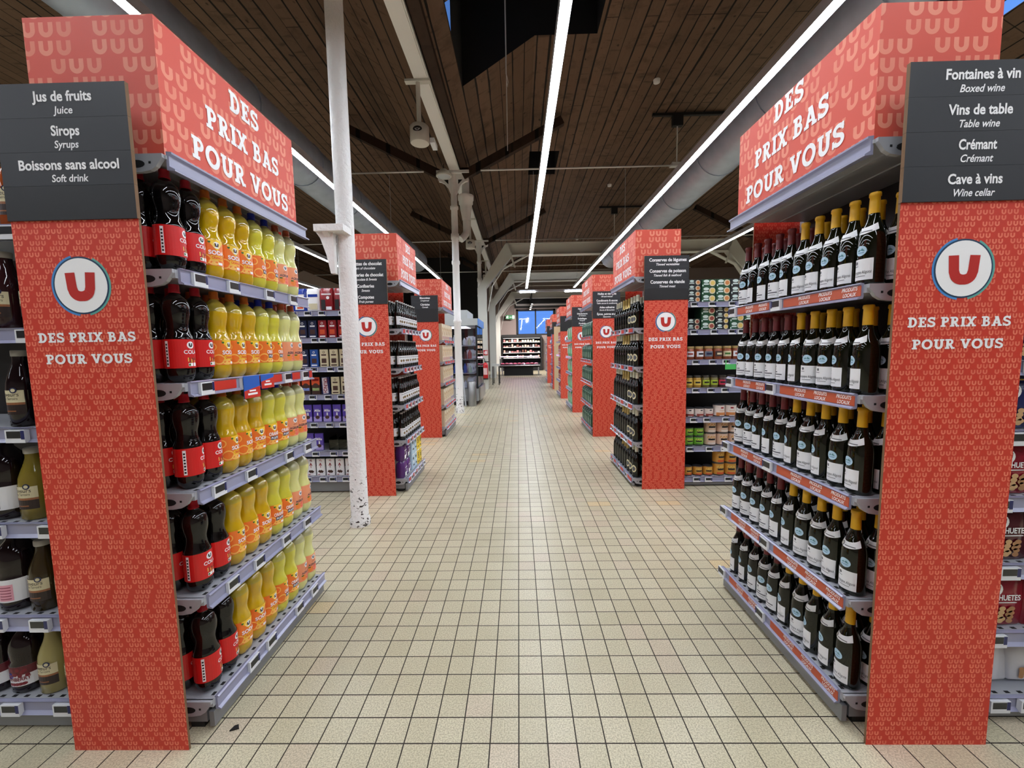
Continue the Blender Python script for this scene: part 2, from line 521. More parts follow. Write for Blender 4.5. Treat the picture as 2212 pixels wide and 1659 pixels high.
def slab(body, height, width=None):
    """slab-serif capitals, centred in x, baseline y=0"""
    x = 0.0; polys = []
    for ch in body:
        if ch == ' ': x += 0.36; continue
        adv, ps = SLAB[ch]
        polys += [[(px+x, py) for px, py in p] for p in ps]
        x += adv+0.07
    x -= 0.07
    sx = height if width is None else width/x
    V = []; F = []
    for p in polys:
        b = len(V)
        V += [((px-x/2)*sx, py*height) for px, py in p]
        F.append(tuple(range(b, b+len(p))))
    return V, F

def disc(r, n=32, rx=1.0):
    V = [(0.0, 0.0)]+[(r*rx*math.cos(2*PI*i/n), r*math.sin(2*PI*i/n)) for i in range(n)]
    return V, [(0, 1+i, 1+(i+1) % n) for i in range(n)]
def rect(x0, x1, y0, y1): return [(x0, y0), (x1, y0), (x1, y1), (x0, y1)], [(0, 1, 2, 3)]
def poly_u(s):
    """the round-bottomed U of the logo, height s, centred"""
    w = 0.35; P = []
    P += _stroke([(-0.365, 0.5), (-0.325, -0.05)]+_arc(0, -0.10, 0.30, 0.235, 185, 355, 14)+[(0.325, -0.05), (0.365, 0.5)], w)
    V = []; F = []
    for p in P:
        b = len(V); V += [(x*s, max(-0.5, min(0.5, y))*s) for x, y in p]; F.append(tuple(range(b, b+len(p))))
    return V, F
def arcband(r0, r1, a0, a1, n=20):
    V = []; F = []
    for i in range(n+1):
        a = math.radians(a0+(a1-a0)*i/n)
        V += [(r0*math.cos(a), r0*math.sin(a)), (r1*math.cos(a), r1*math.sin(a))]
    for i in range(n): F.append((2*i, 2*i+1, 2*i+3, 2*i+2))
    return V, F

# ================================================================ the room
def struct(name, mb, mats):
    return tag(mb.build(name, mats), kind='structure')

f = MB(); f.box(-17, 15, -4.5, 26, -0.2, 0.0)
struct('floor', f, FLOOR_M)

XL, XR, YB, YF = -17.0, 15.0, -4.5, 25.3
Z_V, Z_T = 5.02, 6.0
prof = [(-17, 6.0), (-12.15, 6.0), (-10.59, Z_V), (-9.03, Z_T), (-2.80, Z_T), (-1.24, Z_V), (0.32, Z_T), (6.55, Z_T), (8.11, Z_V), (9.67, Z_T), (15, Z_T)]
def zc(x):
    for (a, za), (b, zb) in zip(prof, prof[1:]):
        if a <= x <= b: return za+(zb-za)*(x-a)/(b-a)
    return Z_T
HOLES = [(-0.78, 1.25, 5.0, 6.5), (0.34, 1.05, 10.1, 11.4), (5.3, 6.8, 4.9, 6.4)]
xs = sorted(set([p[0] for p in prof]+[h for H_ in HOLES for h in H_[:2]]))
ys = sorted(set([YB, 26.0]+[h for H_ in HOLES for h in H_[2:]]))
c = MB()
for xa, xb in zip(xs, xs[1:]):
    for ya, yb in zip(ys, ys[1:]):
        mx, my = (xa+xb)/2, (ya+yb)/2
        if any(h[0] < mx < h[1] and h[2] < my < h[3] for h in HOLES): continue
        c.face([(xa, ya, zc(xa)), (xa, yb, zc(xa)), (xb, yb, zc(xb)), (xb, ya, zc(xb))])
struct('ceiling', c, CEIL_M)

SKYGLASS = PANE
for n, h in enumerate(HOLES):
    s = MB()
    x0, x1, y0, y1 = h
    zt = 7.0
    seg = [x for x in xs if x0 <= x <= x1]
    for a, b in zip(seg, seg[1:]):
        s.face([(a, y1, zc(a)), (b, y1, zc(b)), (b, y1, zt), (a, y1, zt)][::-1], 0)
        s.face([(a, y0, zc(a)), (b, y0, zc(b)), (b, y0, zt), (a, y0, zt)], 0)
    if n != 2: s.face([(x1, y0, zc(x1)), (x1, y1, zc(x1)), (x1, y1, zt), (x1, y0, zt)][::-1], 0)
    if n != 2:
        s.face([(x0, y0, zt), (x1, y0, zt), (x1, y1, zt), (x0, y1, zt)], 0)
        o = struct('window_%d' % (n+2), s, [mat('black_shaft_boards', (13, 12, 13), 0.8)])
        ym = y0+0.42 if n == 0 else y0+0.02
        b = MB(); b.face([(x0, ym, zc(x0)), (x0, y1, zc(x0)), (x0, y1, zt), (x0, ym, zt)]); b.build('shaft_side', [MATS['black_shaft_boards']], o)
        g = MB(); g.face([(x0, y0, zc(x0)), (x0, ym, zc(x0)), (x0, ym, zt), (x0, y0, zt)])
    else:
        o = struct('window_%d' % (n+2), s, [mat('black_shaft_boards', (13, 12, 13), 0.8)])
        g = MB()
        g.face([(x1, y0, zc(x1)), (x1, y1, zc(x1)), (x1, y1, zt), (x1, y0, zt)][::-1])
        s2 = MB(); s2.face([(x0, y0, zt), (x1, y0, zt), (x1, y1, zt), (x0, y1, zt)]); s2.face([(x0, y0, zc(x0)), (x0, y1, zc(x0)), (x0, y1, zt), (x0, y0, zt)]); s2.build('shaft_side', [MATS['black_shaft_boards']], o)
        b = MB()
        for q in range(7):
            zz = zc(x1)+0.16+q*0.19
            b.box(x1-0.05, x1-0.02, y0, y1, zz, zz+0.07)
        b.build('slat', [BLACK_MATT], o)
    g.build('glass_pane', [SKYGLASS], o)

w = MB(); w.box(XL-0.2, XL, YB, 26, 0, 6.2); struct('wall_left', w, WALL_M)
w = MB(); w.box(XR, XR+0.2, YB, 26, 0, 6.2); struct('wall_right', w, WALL_M)
w = MB(); w.box(XL, XR, YB-0.2, YB, 0, 6.2); struct('wall_back', w, WALL_M)
w = MB()
WX0, WX1, WZ0, WZ1 = 0.0, 2.2, 2.2, 3.62
w.box(XL, WX0, YF, YF+0.3, 0, 6.2); w.box(WX1, XR, YF, YF+0.3, 0, 6.2)
w.box(WX0, WX1, YF, YF+0.3, 0, WZ0); w.box(WX0, WX1, YF, YF+0.3, WZ1, 6.2)
struct('wall_far', w, WALL_M)
w = MB(); w.box(-7.2, -1.55, 20.6, 20.8, 0, 5.9); struct('wall_dark_void', w, BLACK_MATT)  # black sheet standing in for the dark void beyond the columns
w = MB(); w.prism([(-12.0, 0), (-4.4, 0), (-4.4, 2.85), (-8.3, 4.50), (-12.0, 2.95)], lambda a, b, q: (a, q, b), 16.2, 16.0)
struct('wall_gable', w, WALL_M)
wf = MB()
for a, b in ((WX0-0.10, WX0+0.03), (1.05, 1.13), (WX1-0.03, WX1+0.10)): wf.box(a, b, YF-0.05, YF+0.1, WZ0-0.05, WZ1+0.1)
wf.box(WX0-0.1, WX1+0.1, YF-0.05, YF+0.1, WZ1, WZ1+0.1); wf.box(WX0-0.1, WX1+0.1, YF-0.05, YF+0.1, WZ0-0.05, WZ0+0.02)
win = struct('window_1', wf, BLACK_MATT)
g = MB(); g.box(WX0, WX1, YF+0.04, YF+0.05, WZ0, WZ1); g.build('glass_pane', [PANE], win)
# dark fascia and roller above the window
fb = MB(); fb.box(-0.15, 3.4, YF-0.3, YF-0.02, 3.78, 4.35); struct('trim_1', fb, BLACK_MATT)
rl = MB(); rl.tube([(-0.1, YF-0.45, 3.95), (3.3, YF-0.45, 3.95)], 0.07, 10)
for a in (-0.1, 3.25): rl.box(a, a+0.05, YF-0.46, YF-0.295, 3.93, 3.97)
tag(rl.build('roller_blind', [mat('pale_blind', (170, 165, 165), 0.6)]), 'pale rolled blind above the far blue window', 'blind')

# ---------------------------------------------------------------- iron columns, beam, braces, rods
CX = -1.268
def column(y, label, bracket=False, capital=False, rings=True):
    t = thing('iron_column', label, 'column', (CX, y, 0), group='white iron columns')
    m = MB()
    pr = [(0, 0.078), (0.05, 0.077), (0.07, 0.066), (0.9, 0.064), (1.9, 0.063)] if bracket else [(0, 0.095), (0.12, 0.092), (0.15, 0.078), (1.9, 0.074)]
    pr += [(1.92, 0.088), (1.96, 0.088), (1.98, 0.073), (3.1, 0.072), (3.12, 0.086), (3.17, 0.086), (3.19, 0.072), (3.6, 0.070), (3.62, 0.084), (3.72, 0.084), (3.74, 0.068), (4.2, 0.066), (4.22, 0.084), (4.27, 0.084), (4.29, 0.064), (4.9, 0.062)] if not bracket else [(2.9, 0.063), (4.9, 0.062)]
    m.lathe(pr, 20)
    m.build('shaft', [COLUMN_M], t)
    if bracket:
        b = MB()
        b.box(-0.155, 0.055, -0.17, -0.02, 2.205, 2.252)
        b.prism([(-0.03, 2.206), (-0.15, 2.206), (-0.125, 2.17), (-0.085, 2.05), (-0.06, 1.92), (-0.03, 1.92)][::-1], lambda a, z, q: (a-0.01, q, z), -0.12, -0.075)
        b.prism([(-0.03, 2.206), (-0.165, 2.206), (-0.10, 2.16), (-0.03, 2.09)], lambda a, z, q: (q, a, z), -0.10, -0.06)
        b.build('bracket', [COLUMN_M], t)
    cp = MB()
    for sgn in (-1, 1):
        pl = [(0.04, 4.30), (0.05, 4.34)]+[(0.04+0.25*(1-math.cos(a)), 4.34+0.42*math.sin(a)) for a in (0.4, 0.8, 1.1, 1.4, 1.57)]+[(0.31, 4.80), (0.31, 4.90), (0.04, 4.90)]
        cp.prism([(sgn*p[0], p[1]) for p in (pl if sgn > 0 else pl[::-1])], lambda a, z, q: (a, q, z), -0.03, 0.03)
        cp.prism([(sgn*a, z) for a, z in ([(0.10, 4.70), (0.19, 4.79), (0.10, 4.79)] if sgn > 0 else [(0.10, 4.79), (0.19, 4.79), (0.10, 4.70)])], lambda a, z, q: (a, q, z), -0.032, 0.032, 1)
    cp.box(-0.33, 0.33, -0.10, 0.10, 4.90, 4.95)
    cp.build('capital', [WHITE_PAINT, HOLE], t)
    return t
YC = [3.08, 8.6, 13.95, 19.4, 24.2]
column(3.08, 'white chipped iron column with small bracket shelf, beside the chocolate shelves', bracket=True)
column(8.6, 'white iron column with downpipe behind the stacked biscuit packs')
column(13.95, 'white iron column just before the first grey steel portal')
column(19.4, 'white iron column beyond the first grey portal')

b = MB()
b.box(-1.33, -1.15, -3, 25.2, 4.95, 4.97); b.box(-1.255, -1.225, -3, 25.2, 4.97, 5.06); b.box(-1.33, -1.15, -3, 25.2, 5.06, 5.075)
tag(b.build('gutter_beam', [WHITE_PAINT]), 'long white steel beam running along the roof valley', 'beam')
for ya, yb, nm in ((-3, 8.5, 'up to the second column'), (8.7, 13.85, 'from the second to the third column'), (14.05, 19.3, 'from the third to the fourth column')):
    b = MB(); b.box(-1.11, -0.98, ya, yb, 4.99, 5.08)  # dark strip stands in for the shadowed gap between beam and boards
    tag(b.build('valley_gap_strip', [TIMBER]), 'dark strip for the shadowed gap by the valley beam, %s' % nm, 'beam', 'valley gap strips')
b = MB(); b.tube([(-1.14, -3, 4.965), (-1.14, 13.5, 4.965)], 0.012, 6)
tag(b.build('cable', [mat('white_cable', (214, 214, 210), 0.5)]), 'white cable fixed along the underside of the valley beam', 'cable')

wh = {8.6: 'at the second white column', 13.95: 'at the third white column', 19.4: 'at the fourth white column'}
for y in YC[1:4]:
    for sgn, nm in ((-1, 'leaning outward over the sweets aisle side'), (1, 'leaning over the main aisle side')):
        m = MB(); m.bar((CX+sgn*0.20, y, 4.86), (CX+sgn*2.22, y, 5.885), 0.13, 0.16)
        tag(m.build('timber_brace', [TIMBER]), 'dark timber brace %s, %s' % (wh[y], nm), 'brace', 'timber roof braces')
    m = MB(); m.bar((8.11-0.20, y, 4.86), (8.11-2.22, y, 5.885), 0.13, 0.16)
    tag(m.build('timber_brace', [TIMBER]), 'dark timber brace beyond the wine shelves, in line with the %s white column' % {8.6: 'second', 13.95: 'third', 19.4: 'fourth'}[y], 'brace', 'timber roof braces')
    for xa, xb, nm in ((-10.5, -1.85, 'sweets aisle side'), (-0.70, 8.0, 'main aisle side')):
        m = MB(); m.tube([(xa, y-0.10, 4.93), (xb, y-0.10, 4.93)], 0.017, 8)
        tag(m.build('tie_rod', [WHITE_PAINT]), 'thin white tie rod spanning the %s, %s' % (nm, wh[y]), 'rod', 'roof tie rods')
for y in (8.6, 13.95):
    m = MB()
    m.tube([(3.25, y, 4.96), (3.25, y, 5.95)], 0.012, 6); m.box(3.12, 3.38, y-0.12, y+0.06, 4.948, 4.99); m.box(2.75, 4.6, y-0.03, y+0.03, 5.92, 5.97, 1); m.box(3.15, 3.35, y-0.05, y+0.05, 5.72, 5.92, 1)
    tag(m.build('hanger_rod', [WHITE_PAINT, BLACK_MATT]), 'thin hanger rod from ceiling rail to %s tie rod' % ('front' if y < 9 else 'second'), 'hanger', 'roof hangers')

# downpipe with hopper at the second column
t = thing('drain_pipe', 'white downpipe with bell-shaped hopper behind the second white column', 'pipe', (CX+0.20, 8.95, 0))
m = MB(); m.lathe([(3.88, 0.075), (4.12, 0.075)], 14); m.tube([(0, 0, 3.90), (-0.01, -0.01, 3.82), (-0.06, -0.05, 3.74), (-0.12, -0.10, 3.68)], 0.074, 12); m.build('pipe', [WHITE_PAINT], t)
m = MB(); m.lathe([(4.10, 0.085), (4.20, 0.10), (4.34, 0.125), (4.42, 0.13), (4.43, 0.15), (4.50, 0.15), (4.51, 0.165), (4.60, 0.17)], 18); m.build('hopper', [WHITE_PAINT], t)
m = MB(); m.lathe([(4.6, 0.08), (4.95, 0.08)], 12); m.build('inlet', [WHITE_PAINT], t)

# ---------------------------------------------------------------- steel portals
def portal(y, z, label):
    t = thing('steel_portal', label, 'frame', (0, y, 0), group='grey steel portals')
    xl, xr = -1.16, 7.85; d = 0.36; wd = 0.30
    zk = z-1.42
    for u_, v_ in ((xl-0.15, xl+0.13), (xr-0.13, xr+0.15)):
        m = MB(); m.box(u_, v_, -wd/2, wd/2, 0, zk); m.build('post', [GREY_STEEL], t)
    for s_, X in ((1, xl), (-1, xr)):
        k_ = MB()
        k_.prism([(X-s_*0.15, zk), (X+s_*0.13, zk), (X+s_*1.03, z-d), (X+s_*0.80, z)][::(1 if s_ > 0 else -1)], lambda a, b_, q: (a, q, b_), -wd/2, wd/2)
        k_.build('haunch', [GREY_STEEL], t)
    b_ = MB(); b_.box(xl+0.80, xr-0.80, -0.03, 0.03, z-d, z); b_.box(xl+0.80, xr-0.80, -wd/2, wd/2, z-0.02, z); b_.box(xl+1.0, xr-1.0, -wd/2, wd/2, z-d-0.02, z-d)
    b_.build('beam', [GREY_STEEL], t)
    for s_, X in ((1, xl), (-1, xr)):
        br = MB()
        P = [(X+s_*0.17, zk-0.75), (X+s_*0.35, zk+0.10), (X+s_*0.72, zk+0.62), (X+s_*1.55, z-d-0.01)]
        for p, q in zip(P, P[1:]): br.prism([(p[0], p[1]), (q[0], q[1]), (q[0], q[1]+0.035), (p[0], p[1]+0.035)][::s_], lambda a, b2, w_: (a, w_, b2), -0.09, 0.09)
        br.prism([(X+s_*0.82, z-0.02), (X+s_*0.88, z-0.02), (X+s_*1.12, z-0.78), (X+s_*1.06, z-0.78)][::(1 if s_ > 0 else -1)], lambda a, b2, w_: (a, w_, b2), -wd/2-0.01, -wd/2+0.02)
        br.build('knee_brace', [GREY_STEEL], t)
    return t
portal(13.7, 4.76, 'grey steel portal frame with chamfered knees, first over the aisle')
portal(18.9, 4.74, 'grey steel portal frame standing behind the first one')
portal(24.0, 4.60, 'grey steel portal frame at the far end, above the meat counter')

# ---------------------------------------------------------------- strip lights
def strip(x, y0, y1, label, step=1.5, z=3.69):
    t = thing('strip_light', label, 'light', (x, 0, z), group='suspended strip lights')
    h = MB(); h.box(-0.042, 0.042, y0, y1, 0.006, 0.075); h.box(-0.042, -0.039, y0, y1, -0.012, 0.006); h.box(0.039, 0.042, y0, y1, -0.012, 0.006)
    h.build('housing', [TRACK], t)
    y = y0+0.0
    while y < y1-0.2:
        e = min(y+step, y1)
        m = MB(); m.box(-0.038, 0.038, y+0.012, e-0.012, -0.010, 0.004, skip='+z')
        m.build('diffuser', [TUBE], t)
        y = e
    hh = MB()
    for yy in [v for v in (8.6, 13.95) if y0 < v < y1] + ([2.5] if y0 < 2 else []):
        hh.tube([(0, yy, 0.07), (0, yy, 1.24)], 0.004, 5)
    if hh.v: hh.build('suspension_wire', [METAL], t)
    return t
strip(0.36, -2.44, 16.2, 'continuous white strip light down the middle of the main aisle ceiling')
strip(2.22, -2.6, 16.2, 'continuous white strip light over the wine and tinned food shelves')
strip(-2.58, -2.6, 14.0, 'continuous white strip light over the soda and chocolate shelves')
strip(-4.9, -2.6, 14.0, 'white strip light farther over the sweets shelves beyond the first column')
strip(4.77, -2.6, 14.0, 'white strip light beyond the wine shelves, over the tinned food')
strip(-7.4, -2.6, 15.8, 'added white strip light farther out over the sweets aisles')  # extra lamp put in for more light on this side
strip(-12.6, -2.6, 24.0, 'added unseen strip light farthest out over the sweets aisles')  # added out-of-view lamp, brightens the far wall
strip(10.6, -2.6, 24.0, 'added unseen strip light farthest out beyond the tinned food aisles')  # unseen lamp added to lift the dark wall on this side
strip(7.3, -2.6, 13.2, 'added white strip light farther out over the tinned food aisles')  # lamp added only for the light it gives the outer aisles

# ---------------------------------------------------------------- ducts
def duct(x, z, r, y0, y1, label):
    t = thing('air_duct', label, 'duct', (x, 0, z), group='round air ducts')
    m = MB(); m.tube([(0, y, 0) for y in (y0, y1)], r, 28); m.build('duct_body', [DUCT_M], t)
    y = y0+0.4
    while y < y1:
        q = MB(); q.tube([(0, y, 0), (0, y+0.03, 0)], r+0.012, 28); q.build('joint_ring', [DUCT_M], t)
        y += 1.5
duct(3.05, 4.22, 0.33, 0.0, 13.5, 'round galvanised air duct beside the strip light over the wine shelves')
duct(-3.25, 4.22, 0.33, 0.0, 13.5, 'round galvanised air duct beside the strip light over the soda shelves')

# ---------------------------------------------------------------- small ceiling fittings
def speaker(y, label):
    t = thing('pendant_speaker', label, 'speaker', (CX-0.02, y, 0), group='pendant speakers')
    m = MB(); m.tube([(0, 0, 4.36), (0, 0, 4.93)], 0.03, 8); m.box(-0.17, 0.17, -0.04, 0.04, 4.92, 4.95); m.build('mounting_rod', [GREY_STEEL], t)
    m = MB(); m.lathe([(4.14, 0.12), (4.15, 0.128), (4.35, 0.128), (4.37, 0.11)], 24); m.build('body', [mat('cream_plastic', (200, 198, 190), 0.4)], t)
    m = MB(); m.shape(disc(0.062, 20, 1.0), lambda a, b_: (a*0.98, -0.1295+0.012*(abs(a)/0.062)**2, 4.275+b_*0.55)); m.shape(disc(0.028, 16), lambda a, b_: (a, -0.132, 4.265+b_*0.6), 1); m.shape(disc(0.014, 12), lambda a, b_: (a, -0.134, 4.265+b_*0.6)); m.build('driver', [BLACK, METAL], t)
speaker(5.75, 'cream cylindrical speaker hanging from the valley beam, nearest one')
speaker(11.6, 'cream cylindrical speaker hanging beyond the second white column')
speaker(17.0, 'cream cylindrical speaker hanging just past the third white column')
t = thing('dome_lamp', 'round glass-fronted lamp on a cord above the second column capital', 'lamp', (CX-0.15, 8.35, 0))
m = MB(); m.lathe([(4.76, 0.145), (4.77, 0.155), (4.80, 0.15), (4.86, 0.10), (4.90, 0.06)], 20); m.build('shade', [GREY_STEEL], t)
m = MB(); m.lathe([(4.745, 0.09), (4.76, 0.13)], 18); m.build('lens', [mat('lamp_glass', (190, 195, 200), 0.15)], t)
m = MB(); m.tube([(0, 0, 4.9), (0, 0, 5.0)], 0.008, 5); m.build('cord', [BLACK], t)
m = MB(); m.box(-0.04, 0.04, -0.14, 0.14, 4.86, 4.94)
tag(m.build('emergency_light', [mat('pale_plastic_box', (225, 230, 236), 0.3)], loc=(CX-0.14, 7.35, 0)), 'small pale emergency light box beside the valley beam', 'light')
for x, y, lb in ((2.5, 7.6, 'small white smoke detector on the boards before the front tie rod'), (2.7, 12.2, 'small white smoke detector on the boards before the second tie rod'), (-5.2, 9.3, 'small white smoke detector on the boards over the sweets aisle'), (2.6, 18.0, 'small white smoke detector on the boards deep in the hall')):
    m = MB(); m.lathe([(-0.06, 0.03), (-0.05, 0.055), (0.0, 0.06)], 14)
    tag(m.build('smoke_detector', [WHITE_PAINT], loc=(x, y, 6.0)), lb, 'detector', 'smoke detectors')
t = thing('track_spot', 'small white spotlight hanging by the second tie rod hanger', 'lamp', (4.4, 12.9, 0))
m = MB(); m.tube([(0, 0, 5.3), (0, 0, 6.0)], 0.008, 5); m.build('rod', [METAL], t)
m = MB(); m.bar((-0.08, 0, 5.22), (0.09, 0, 5.33), 0.08, 0.07); m.build('head', [WHITE_PAINT], t)
t = thing('hanging_cord', 'pale looped cord hanging from the roof light over the aisle', 'cord', (-0.10, 5.6, 0))
m = MB(); m.tube([(0, 0, 3.95), (0.002, 0, 4.9)], 0.005, 5); m.tube([(0.002, 0, 4.9), (0.012, 0, 4.86), (0.022, 0, 4.80), (0.016, 0, 4.74), (0.004, 0, 4.80), (0.0, 0, 4.9)], 0.004, 5)
for a in (-0.008, 0.008): m.tube([(a*0.4, 0, 4.9), (a, 0, 6.9)], 0.004, 5)
m.build('cord_length', [mat('pale_cord', (206, 204, 200), 0.5)], t)

# conduit pipes under the portals and black spot track in front of the window
for y, x0, x1, z, lb in ((16.2, -0.6, 6.5, 4.55, 'thin pale conduit across the hall behind the first portal'), (21.4, -0.5, 6.0, 4.55, 'thin pale conduit across the hall behind the second portal')):
    m = MB(); m.tube([(x0, y, z), (x1, y, z)], 0.02, 6)
    for a in (x0+1.2, x1-0.3): m.tube([(a, y, z), (a, y, 5.995)], 0.006, 5)
    tag(m.build('conduit', [GREY_STEEL]), lb, 'pipe', 'hall conduits')
m = MB(); m.box(-0.02, 5.0, 17.3, 17.45, 3.70, 3.78); m.box(0.1, 0.75, 17.28, 17.47, 3.68, 3.70, 1); m.box(2.0, 2.9, 17.28, 17.47, 3.68, 3.70, 1)
for a in (0.5, 2.5, 4.5): m.tube([(a, 17.37, 3.78), (a, 17.37, 5.995)], 0.006, 5)
tag(m.build('cross_light', [TRACK, TUBE]), 'lit light bar crossing the end of the strip lights', 'light')
for i in range(4):
    t = thing('spotlight', 'black cylindrical spotlight, %s of the four on the track before the window' % ('first', 'second', 'third', 'fourth')[i], 'lamp', (0.68, 19.5+0.9*i, 0), group='black track spotlights')
    m = MB(); m.tube([(0, 0, 3.62), (0.0, -0.02, 3.42)], 0.05, 10); m.tube([(0, 0, 3.6), (0, 0, 3.942)], 0.012, 6); m.build('housing', [BLACK_MATT], t)
    m = MB(); m.tube([(0, -0.02, 3.42), (0, -0.021, 3.41)], 0.042, 10); m.build('lens', [mat('spot_lens', (255, 250, 240), 0.3, emit=12.0)], t)
    ld = bpy.data.lights.new('spotlight_beam', 'SPOT'); ld.energy = 260; ld.spot_size = 2.3; ld.spot_blend = 0.8; ld.color = (1.0, 0.93, 0.90); ld.shadow_soft_size = 0.05
    lo = bpy.data.objects.new('spotlight_beam', ld); COL.objects.link(lo); lo.parent = t; lo.location = (0, 0.0, 3.36); lo.rotation_euler = (0.75, 0, 0)
m = MB(); m.box(0.66, 0.70, 19.2, 22.6, 3.94, 3.97); m.tube([(0.68, 19.75, 3.97), (0.68, 19.75, 5.995)], 0.005, 5); m.tube([(0.68, 22.4, 3.97), (0.68, 22.4, 5.995)], 0.005, 5); tag(m.build('spot_track', [BLACK_MATT]), 'black track carrying four spotlights before the window', 'track')

# ================================================================ end shelf units facing the aisle
class Side:
    """frame of an end unit: d = depth measured back from the shelf lip, y along the aisle"""
    def __init__(s, sg, xf): s.s = sg; s.xf = xf
    def x(s, d): return s.xf - s.s*d
    def box(s, mb, d0, d1, y0, y1, z0, z1, m=0): mb.box(s.x(d0), s.x(d1), y0, y1, z0, z1, m)
    def prism_y(s, mb, poly, y0, y1, m=0, cap=None):
        P = poly if s.s < 0 else poly[::-1]
        mb.prism(P[::-1], lambda d, z, q: (s.x(d), q, z), y0, y1, m, cap)
    def face_fn(s, yc, z0, d=-0.001):
        """x to the reader's right, y up, on the face looking at the aisle"""
        return lambda a, b: (s.x(d), yc + s.s*a, z0+b)

BRK = [(0.0, 0.0), (0.0, -0.012), (0.010, -0.024), (0.022, -0.040), (0.040, -0.051), (0.070, -0.056), (0.30, -0.056), (0.30, 0.0)]
def bracket(S, y, z, parent):
    m = MB()
    S.prism_y(m, [(d+0.005, z+q) for d, q in BRK], y-0.010, y+0.004)
    hole = [(0.088+0.026*math.cos(-a*PI/8), -0.031+0.012*math.sin(-a*PI/8)) for a in range(16)]
    S.prism_y(m, [(d, z+q) for d, q in hole], y-0.0108, y-0.009, 1)
    S.prism_y(m, [(0.042, z-0.024), (0.049, z-0.024), (0.049, z-0.031), (0.042, z-0.031)], y-0.0108, y-0.009, 1)
    m.build('end_bracket', [METAL, HOLE], parent)

def shelf(S, y0, y1, z, root, tags=(), strip=None, strip_text=False, gaps=(), depth=0.36, rail=True, both=False, slots=True):
    m = MB()
    S.box(m, 0.004, depth, y0, y1, z-0.028, z)
    if slots:
        n = int((y1-y0)/0.045)
        for i in range(n):
            yy = y0+0.02+i*0.045
            S.box(m, 0.014, 0.026, yy, yy+0.016, z, z+0.0006, 1)
    o = m.build('shelf', [METAL, HOLE], root)
    bracket(S, y0, z, o)
    if both: bracket(S, y1, z, o)
    if rail:
        r = MB()
        S.prism_y(r, [(0.006, z+0.004), (-0.004, z+0.006), (-0.010, z+0.002), (-0.004, z-0.002), (-0.004, z-0.038), (-0.014, z-0.044), (-0.014, z-0.048), (0.004, z-0.046), (0.006, z-0.04)], y0+0.012, y1+0.012, 0)
        r.build('price_rail', [RAIL], o)
    if strip is not None:
        st = MB()
        for a, b in gaps or ((y0+0.02, y1),):
            S.box(st, -0.0062, -0.0042, a, b, z-0.037, z-0.003)
            if strip_text:
                yy = a+0.045
                while yy < b-0.03:
                    for ln, dz in (('PRODUITS', -0.0165), ('LOCAUX', -0.0345)):
                        st.shape(text(ln, 0.0175, 0.02, 0.25, width=0.066 if ln == 'PRODUITS' else 0.056), S.face_fn(yy, z+dz, -0.0066), 1)
                    yy += 0.11
        st.build('promotional_strip', [strip, WHITE], o)
    for ty in tags:
        g = MB()
        S.box(g, -0.016, -0.005, ty-0.031, ty+0.031, z-0.046, z-0.001, 1)
        S.box(g, -0.0166, -0.015, ty-0.026, ty+0.020, z-0.030, z-0.005, 0)
        S.box(g, -0.0166, -0.015, ty+0.021, ty+0.030, z-0.034, z-0.003, 2)
        g.build('price_tag', [TAG_B, TAG_W, TAG_N], o)
    return o

def end_unit(sg, xf, y0, y1, zs, label, canopy=2.0, tags=None, strips=None, kick=True, slots=True):
    S = Side(sg, xf)
    t = thing('shelf_unit', label, 'shelf unit', (0, 0, 0), group='end shelf units')
    m = MB()
    S.box(m, 0.375, 0.40, y0-0.01, y1+0.02, 0.0, 2.0)
    m.build('back_panel', [METAL_D], t)
    m = MB(); S.box(m, 0.36, 0.40, y0-0.035, y0-0.005, 0.0, 2.12); S.box(m, 0.36, 0.40, y1+0.005, y1+0.035, 0.0, 2.12)
    m.build('upright', [METAL], t)
    m = MB(); S.box(m, 0.004, 0.022, y0, y1+0.01, 0.012, zs[-1]-0.045); S.box(m, 0.030, 0.37, y0+0.0, y0+0.02, 0.03, zs[-1]-0.03); S.box(m, 0.030, 0.37, y1-0.02, y1, 0.03, zs[-1]-0.03)
    m.build('kick_plate', [KICK], t)
    m = MB(); S.box(m, 0.05, 0.10, y0+0.01, y0+0.06, 0.0, 0.04); S.box(m, 0.05, 0.10, y1-0.06, y1-0.01, 0.0, 0.04); S.box(m, 0.02, 0.36, y0+0.06, y1-0.06, 0.0, 0.008)  # feet, plus a black floor sheet as the shadow under the unit
    m.build('foot', [RUBBER], t)
    for i, z in enumerate(zs):
        kw = dict((strips or {}).get(i, {}))
        shelf(S, y0, y1, z, t, (tags or {}).get(i, ()), slots=slots, **kw)
    # canopy shelf that carries the header box
    m = MB(); S.box(m, 0.0, 0.37, y0, y1, canopy-0.014, canopy-0.002)
    S.box(m, 0.10, 0.13, y0+0.02, y1-0.02, canopy-0.019, canopy-0.014); S.box(m, 0.22, 0.25, y0+0.02, y1-0.02, canopy-0.019, canopy-0.014)
    o = m.build('canopy_shelf', [METAL], t)
    bracket(S, y0, canopy, o)
    r = MB()
    S.prism_y(r, [(0.004, canopy+0.012), (-0.014, canopy+0.010), (-0.014, canopy+0.004), (-0.005, canopy-0.002), (-0.005, canopy-0.034), (-0.022, canopy-0.044), (-0.022, canopy-0.049), (0.004, canopy-0.046)], y0+0.005, y1+0.03)
    r.build('price_rail', [RAIL], o)
    return S, t

